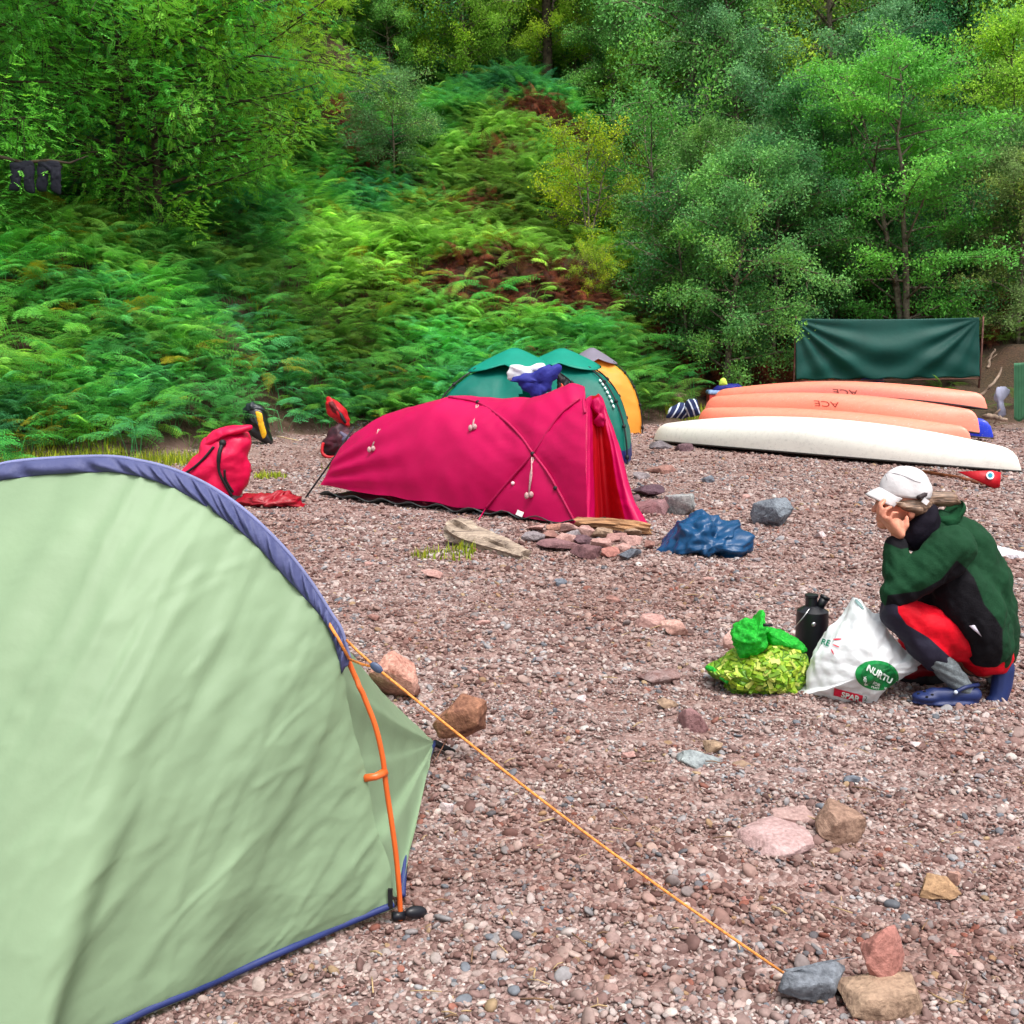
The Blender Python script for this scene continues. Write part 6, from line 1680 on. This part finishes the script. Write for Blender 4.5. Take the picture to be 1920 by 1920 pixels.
# jacket
def clothes(chains, voxel, name, m, crum, smooth=4, ells=()):
    mb = MB()
    for c_, r_ in chains: chain(mb, c_, r_)
    for e in ells: ellip(mb, *e)
    me = remesh(mb, voxel, name, smooth)
    me.materials.append(m)
    disp_np(me, crum)
    return me
M_jg = mat('green fleece', srgb(18, 66, 38), .85, .14, 5, .35, 130, .15, dist=.006)
M_jb = mat('black fleece', srgb(20, 16, 28), .85, .1, 5, .3, 130, .15)
I3 = Matrix.Identity(3)
back1, back2, back3 = P(1842, 1075, .14), P(1858, 1140, .14), P(1868, 1205, .14)
me = clothes([([P(1760, 990, .14), P(1800, 1030, .14), P(1828, 1085, .14), P(1846, 1150, .14), P(1858, 1212, .14)], [.085, .140, .146, .140, .120]),
              ([P(1868, 1190, .03), P(1876, 1215, .01), P(1878, 1240, .02)], [.075, .058, .034]), ([P(1862, 1212, .22), P(1872, 1236, .22)], [.075, .055]),
              ([P(1778, 1040, .14), P(1770, 1110, .14)], [.14, .12]), ([P(1802, 1108, .05), P(1838, 1160, .01), P(1852, 1214, .0)], [.13, .120, .090]),
              ([shN + Vector((0, .02, 0)), shN.lerp(elN, .5), elN, elN.lerp(wrN, .35), wrN.lerp(elN, .12)], [.098, .090, .072, .064, .046]),
              ([shF, shF.lerp(elF, .5), elF, wrF], [.095, .080, .066, .044])], .009, 'jacket', M_jg,
             lambda c: (crumple(c, 231, 5, 6, False) * .005 + crumple(c * np.array([1, 1, .6]), 232, 9, 7) * .010 + crumple(c, 233, 26, 6) * .002 + np.sin((c[:, 0] * .8 + c[:, 2]) * 70 + np.sin(c[:, 0] * 20) * 1.5) * .004 * np.exp(-((c[:, 0] - elN.x - .02) ** 2 + (c[:, 2] - elN.z - .06) ** 2) / .012)))
me.materials.append(M_jb)
# black side panel: from the armpit down to the hem on the near side, and the collar
def sdist(u, v, Q):
    """signed distance to an outline, positive inside"""
    dm = 1e9
    for i in range(len(Q)):
        a, b_ = Q[i - 1], Q[i]; ex, ey = b_[0] - a[0], b_[1] - a[1]; t = max(0, min(1, ((u - a[0]) * ex + (v - a[1]) * ey) / (ex * ex + ey * ey)))
        dm = min(dm, math.hypot(u - a[0] - ex * t, v - a[1] - ey * t))
    return dm if inside(u, v, Q) else -dm
def panel(me, fn):
    a = me.attributes.new('panel', 'FLOAT', 'POINT'); a.data.foreach_set('value', [max(-20, min(20, fn(v.co))) for v in me.vertices])
def two_tone(name, ca, cb, rough, bs):
    k = N(name); tc = k.n('TexCoord'); at_ = k.n('Attribute', attribute_name='panel')
    nz = k.n('TexNoise', Scale=5.0, Detail=5.0); k.l(tc.outputs['Object'], nz.inputs['Vector'])
    mr = k.n('MapRange'); mr.inputs['From Min'].default_value = -.5; mr.inputs['From Max'].default_value = .5; k.l(at_.outputs['Fac'], mr.inputs['Value'])
    c = mixc(k, mr.outputs[0], ca, cb)
    c = mixc(k, 1.0, c, ramp(k, nz.outputs[0], [(.3, (.72, .72, .72)), (.7, (1.12, 1.12, 1.12))]), 'MULTIPLY')
    k.l(c, k.p.inputs['Base Color']); k.p.inputs['Roughness'].default_value = rough; k.p.inputs['Specular IOR Level'].default_value = .2
    n2 = k.n('TexNoise', Scale=float(bs), Detail=4.0); k.l(tc.outputs['Object'], n2.inputs['Vector']); b_ = k.n('Bump', Strength=.35, Distance=.006)
    k.l(n2.outputs[0], b_.inputs['Height']); k.l(b_.outputs[0], k.p.inputs['Normal'])
    return k.m
poly = [(1726, 1108), (1765, 1086), (1794, 1050), (1812, 1066), (1827, 1084), (1846, 1134), (1868, 1160), (1880, 1180), (1880, 1226), (1868, 1270), (1800, 1270), (1780, 1190), (1740, 1150), (1660, 1140), (1664, 1116)]
poly2 = [(1690, 970), (1742, 940), (1756, 960), (1752, 986), (1728, 1008), (1707, 1026), (1690, 1030), (1652, 1014), (1660, 985)]
def inside(u, v, Q):
    c_ = False; j = len(Q) - 1
    for i in range(len(Q)):
        if (Q[i][1] > v) != (Q[j][1] > v) and u < (Q[j][0] - Q[i][0]) * (v - Q[i][1]) / (Q[j][1] - Q[i][1]) + Q[i][0]: c_ = not c_
        j = i
    return c_
def proj(p):
    d = p - Vector((0, 0, CAM_H)); f = d.y * CP - d.z * SP; yy = d.y * SP + d.z * CP
    return 960 + F * d.x / f, 960 - F * yy / f
me.materials.clear(); me.materials.append(two_tone('green and black fleece', srgb(14, 56, 32), srgb(12, 10, 17), .85, 130))
panel(me, lambda c: max(sdist(*proj(c), poly), sdist(*proj(c), poly2)) if c.y < PY + .42 else -20)
bjk = bvh(me)
part('jacket', me, person)
# stand-up collar / hood fold at the nape
me = puff([(1740, 975), (1752, 965), (1775, 962), (1795, 950), (1800, 938), (1803, 950), (1802, 966), (1798, 980), (1780, 992), (1756, 996), (1742, 990)], PY + .14, .085, 12, 60, .5, [(233, 12, .008)], mats=M_jg)
part('collar', me, person)
me = puff([(1694, 990), (1704, 976), (1722, 956), (1742, 944), (1756, 952), (1756, 985), (1738, 1015), (1712, 1034), (1690, 1020)], PY + .12, .095, 12, 60, .5, [(234, 12, .008)], mats=M_jb)
part('inner_collar', me, person)
# trousers: red over-trousers, dark leggings on the shins
M_trs = mat('red trousers', srgb(226, 10, 36), .6, .08, 6, .25, 60, .3)
M_leg = mat('charcoal legging', srgb(40, 38, 54), .75, .12, 6, .25, 60, .2)
me = clothes([([hipN, hipN.lerp(knN, .35), hipN.lerp(knN, .75), knN], [.085, .090, .084, .076]), ([P(1850, 1234, .08), P(1800, 1212, .04), P(1735, 1168, .01)], [.058, .070, .072]),
              ([knN, knN.lerp(anN, .3), knN.lerp(anN, .75)], [.076, .072, .058]),
              ([hipF, hipF.lerp(knF, .5), knF, knF.lerp(anF, .5), knF.lerp(anF, .85)], [.112, .10, .078, .07, .056]), ([hipN, hipF], [.11, .11])], .009, 'trousers', M_trs,
             lambda c: crumple(c, 241, 6, 6, False) * .008 + crumple(c, 242, 14, 6) * .005)
me.materials.append(M_leg)
redp = [(1683, 1125), (1690, 1100), (1780, 1100), (1920, 1160), (1920, 1290), (1858, 1285), (1818, 1258), (1779, 1230), (1742, 1196), (1700, 1171), (1684, 1148)]
me.materials.clear(); me.materials.append(two_tone('red and charcoal trousers', srgb(206, 4, 30), srgb(38, 36, 52), .6, 60))
panel(me, lambda c: -sdist(*proj(c), redp) if c.y < PY + .2 else -20)
part('trousers', me, person)
M_sock = mat('grey wool sock', srgb(112, 120, 124), .9, .2, 40, .5, 160, .1)
mb = MB(); chain(mb, [knN.lerp(anN, .72), anN + Vector((.01, 0, .0)), P(1806, 1290, 0)], [.052, .050, .044]); me = remesh(mb, .007, 'sock', 3); me.materials.append(M_sock); disp_np(me, lambda c: np.sin(c[:, 2] * 190 + c[:, 0] * 90) * .0022); part('sock', me, person)
mb = MB(); chain(mb, [knF.lerp(anF, .7), anF + Vector((0, 0, .0)), P(1868, 1268, .10)], [.054, .050, .046]); me = remesh(mb, .007, 'sock', 3); me.materials.append(M_sock); part('sock', me, person)
M_clog = mat('navy rubber clog', srgb(26, 42, 92), .5, .1, 9, .1, 60, .4)
def clog(pts, rs, extra, name='clog'):
    mb = MB(); chain(mb, pts, rs)
    for e in extra: ellip(mb, *e)
    me = remesh(mb, .006, name, 3); me.materials.append(M_clog); return me
zg = T(P(1780, 1310).x, PY)
ft = [P(1826, 1302, -.01), P(1790, 1303, -.01), P(1750, 1304, -.01), P(1722, 1309, -.01)]
me = clog(ft, [.034, .034, .036, .024], [((P(1772, 1316, -.01)), (.148, .048, .013), I3), (P(1738, 1306, -.01), (.064, .046, .024), I3)])
cl = part('clog', me, person)
mb = MB()
bcl = bvh(cl.data) if False else bvh(clog(ft, [.034, .034, .036, .024], [((P(1772, 1316, -.01)), (.148, .048, .013), I3), (P(1738, 1306, -.01), (.064, .046, .024), I3)]))
for (u, v) in ((1722, 1301), (1734, 1297), (1748, 1303), (1738, 1307)): ball(mb, onto(bcl, u, v, .0)[0], (.007, .004, .006))
part('vent_hole', mb.mesh('vent_hole', mat('dark hole', srgb(8, 10, 22), .9)), cl)
mb = MB(); ball(mb, P(1792, 1298, -.058), .009); part('strap_rivet', mb.mesh('strap_rivet', mat('pale rivet', srgb(200, 210, 225), .3)), cl)
mb = MB(); mb.tube(lerp_poly([P(1792, 1298, -.052), P(1812, 1288, -.045), P(1834, 1284, .0), P(1812, 1288, .04)], 14), [.009] * 14, 6); part('heel_strap', mb.mesh('heel_strap', M_clog), cl)
me = clog([P(1882, 1252, .06), P(1878, 1285, .05), P(1872, 1308, .04), P(1862, 1318, .03)], [.046, .044, .040, .026], [(P(1868, 1314, .04), (.045, .045, .026), I3)])
part('clog', me, person)
# pocket tab on the jacket
bj = bvh(person.children[2].data) if False else None
mb = MB(); a, b_, c = [onto(bjk, *q, .006)[0] for q in ((1817, 1173), (1828, 1172), (1841, 1193))]; mb.add([a, b_, c], [(0, 1, 2)]); part('pocket_tab', sheet(mb.mesh('pocket_tab', mat('pale tab', srgb(205, 200, 215), .6), False), .004), person)
# cap
M_cap = mat('white cap cloth', (.56, .54, .55), .75, .03, 8, .2, 60, .2)
capc = headc + Vector((.006, 0, .034))
A = []
Rc = Matrix.Rotation(rad(5), 3, 'Y')
for i in range(20):
    ph = i / 19 * rad(97); row = []
    for j in range(65):
        a = 2 * math.pi * j / 64
        seam = 1 + .012 * abs(math.cos(3 * a)) ** 8
        q = Vector((.110 * math.sin(ph) ** .9 * math.cos(a) * seam, .090 * math.sin(ph) ** .9 * math.sin(a) * seam, .112 * math.cos(ph)))
        q.z += .012 * math.sin(a * 2) * (i / 19) * 0
        row.append(tuple(capc + Rc @ q))
    A.append(row)
mb = MB(); mb.grid(np.array(A)); me = mb.mesh('crown', M_cap); disp_np(me, lambda c: crumple(c, 251, 13, 6) * .0026)
cap = link('cap', None, person); 
bpy.data.objects.remove(cap)
bcp = bvh(me); cp_ = part('cap', sheet(me, .004), person)
mb = MB(); mb.tube(lerp_poly([onto(bcp, *q, .002)[0] for q in ((1652, 893), (1662, 888), (1678, 888), (1696, 893), (1714, 901), (1726, 905))], 30), .0013, 5); part('seam', mb.mesh('seam', mat('cap seam', srgb(176, 172, 176), .8)), cp_)
A = []
for i in range(10):
    t = i / 9; row = []
    for j in range(25):
        s = -1 + 2 * j / 24
        r_ = Vector((-.098 * math.sqrt(max(.02, 1 - (s * .92) ** 2)) - t * .068 * (1 - s * s * .55), s * .086, .018 - t * .026 - .036 * s * s - .014 * t * t))
        row.append(tuple(capc + Rc @ r_))
    A.append(row)
mb = MB(); mb.grid(np.array(A)); part('brim', sheet(mb.mesh('brim', M_cap), .005), cp_)
mb = MB(); mb.tube(lerp_poly([P(1722, 933, .04), P(1732, 928, .06), P(1741, 922, .12), P(1740, 926, .2)], 14), .011, 6); part('back_strap', mb.mesh('back_strap', mat('brown strap', srgb(48, 36, 38), .6)), cp_)
mb = MB(); mb.box(P(1735, 940, .045), (.026, .008, .022), Matrix.Rotation(.6, 3, 'Y')); part('buckle', mb.mesh('buckle', mat('white buckle', srgb(225, 225, 228), .4), False), cp_)
# hair: cap of hair at the side and nape, ponytail over the collar
k = N('hair'); tc = k.n('TexCoord'); mp = k.n('Mapping'); mp.inputs['Scale'].default_value = (14, 60, 120); mp.inputs['Rotation'].default_value = (0, .35, 0); k.l(tc.outputs['Object'], mp.inputs[0])
nz = k.n('TexNoise', Scale=1.2, Detail=6.0); k.l(mp.outputs[0], nz.inputs['Vector'])
k.l(ramp(k, nz.outputs[0], [(.3, srgb(60, 46, 38)), (.52, srgb(118, 92, 74)), (.75, srgb(164, 138, 116))]), k.p.inputs['Base Color']); k.p.inputs['Roughness'].default_value = .5
b_ = k.n('Bump', Strength=.8, Distance=.006); k.l(nz.outputs[0], b_.inputs['Height']); k.l(b_.outputs[0], k.p.inputs['Normal'])
M_hair = k.m
mb = MB(); ellip(mb, headc + Vector((.028, 0, -.012)), (.098, .088, .062), Matrix.Rotation(rad(14), 3, 'Y')); ellip(mb, headc + Vector((.070, 0, -.025)), (.055, .072, .055), I3)
chain(mb, [P(1742, 932, .14), P(1762, 936, .13), P(1782, 936, .12), P(1797, 942, .12)], [.030, .034, .032, .012])
for s in (-1, 1): chain(mb, [headc + Vector((-.066, s * .070, .004)), headc + Vector((-.02, s * .086, -.014)), headc + Vector((.04, s * .08, -.03))], [.010, .018, .022])
me = remesh(mb, .006, 'hair', 3); me.materials.append(M_hair); disp_np(me, lambda c: np.sin(c[:, 1] * 260 + c[:, 2] * 220 + c[:, 0] * 40) * .0016); part('hair', me, person)
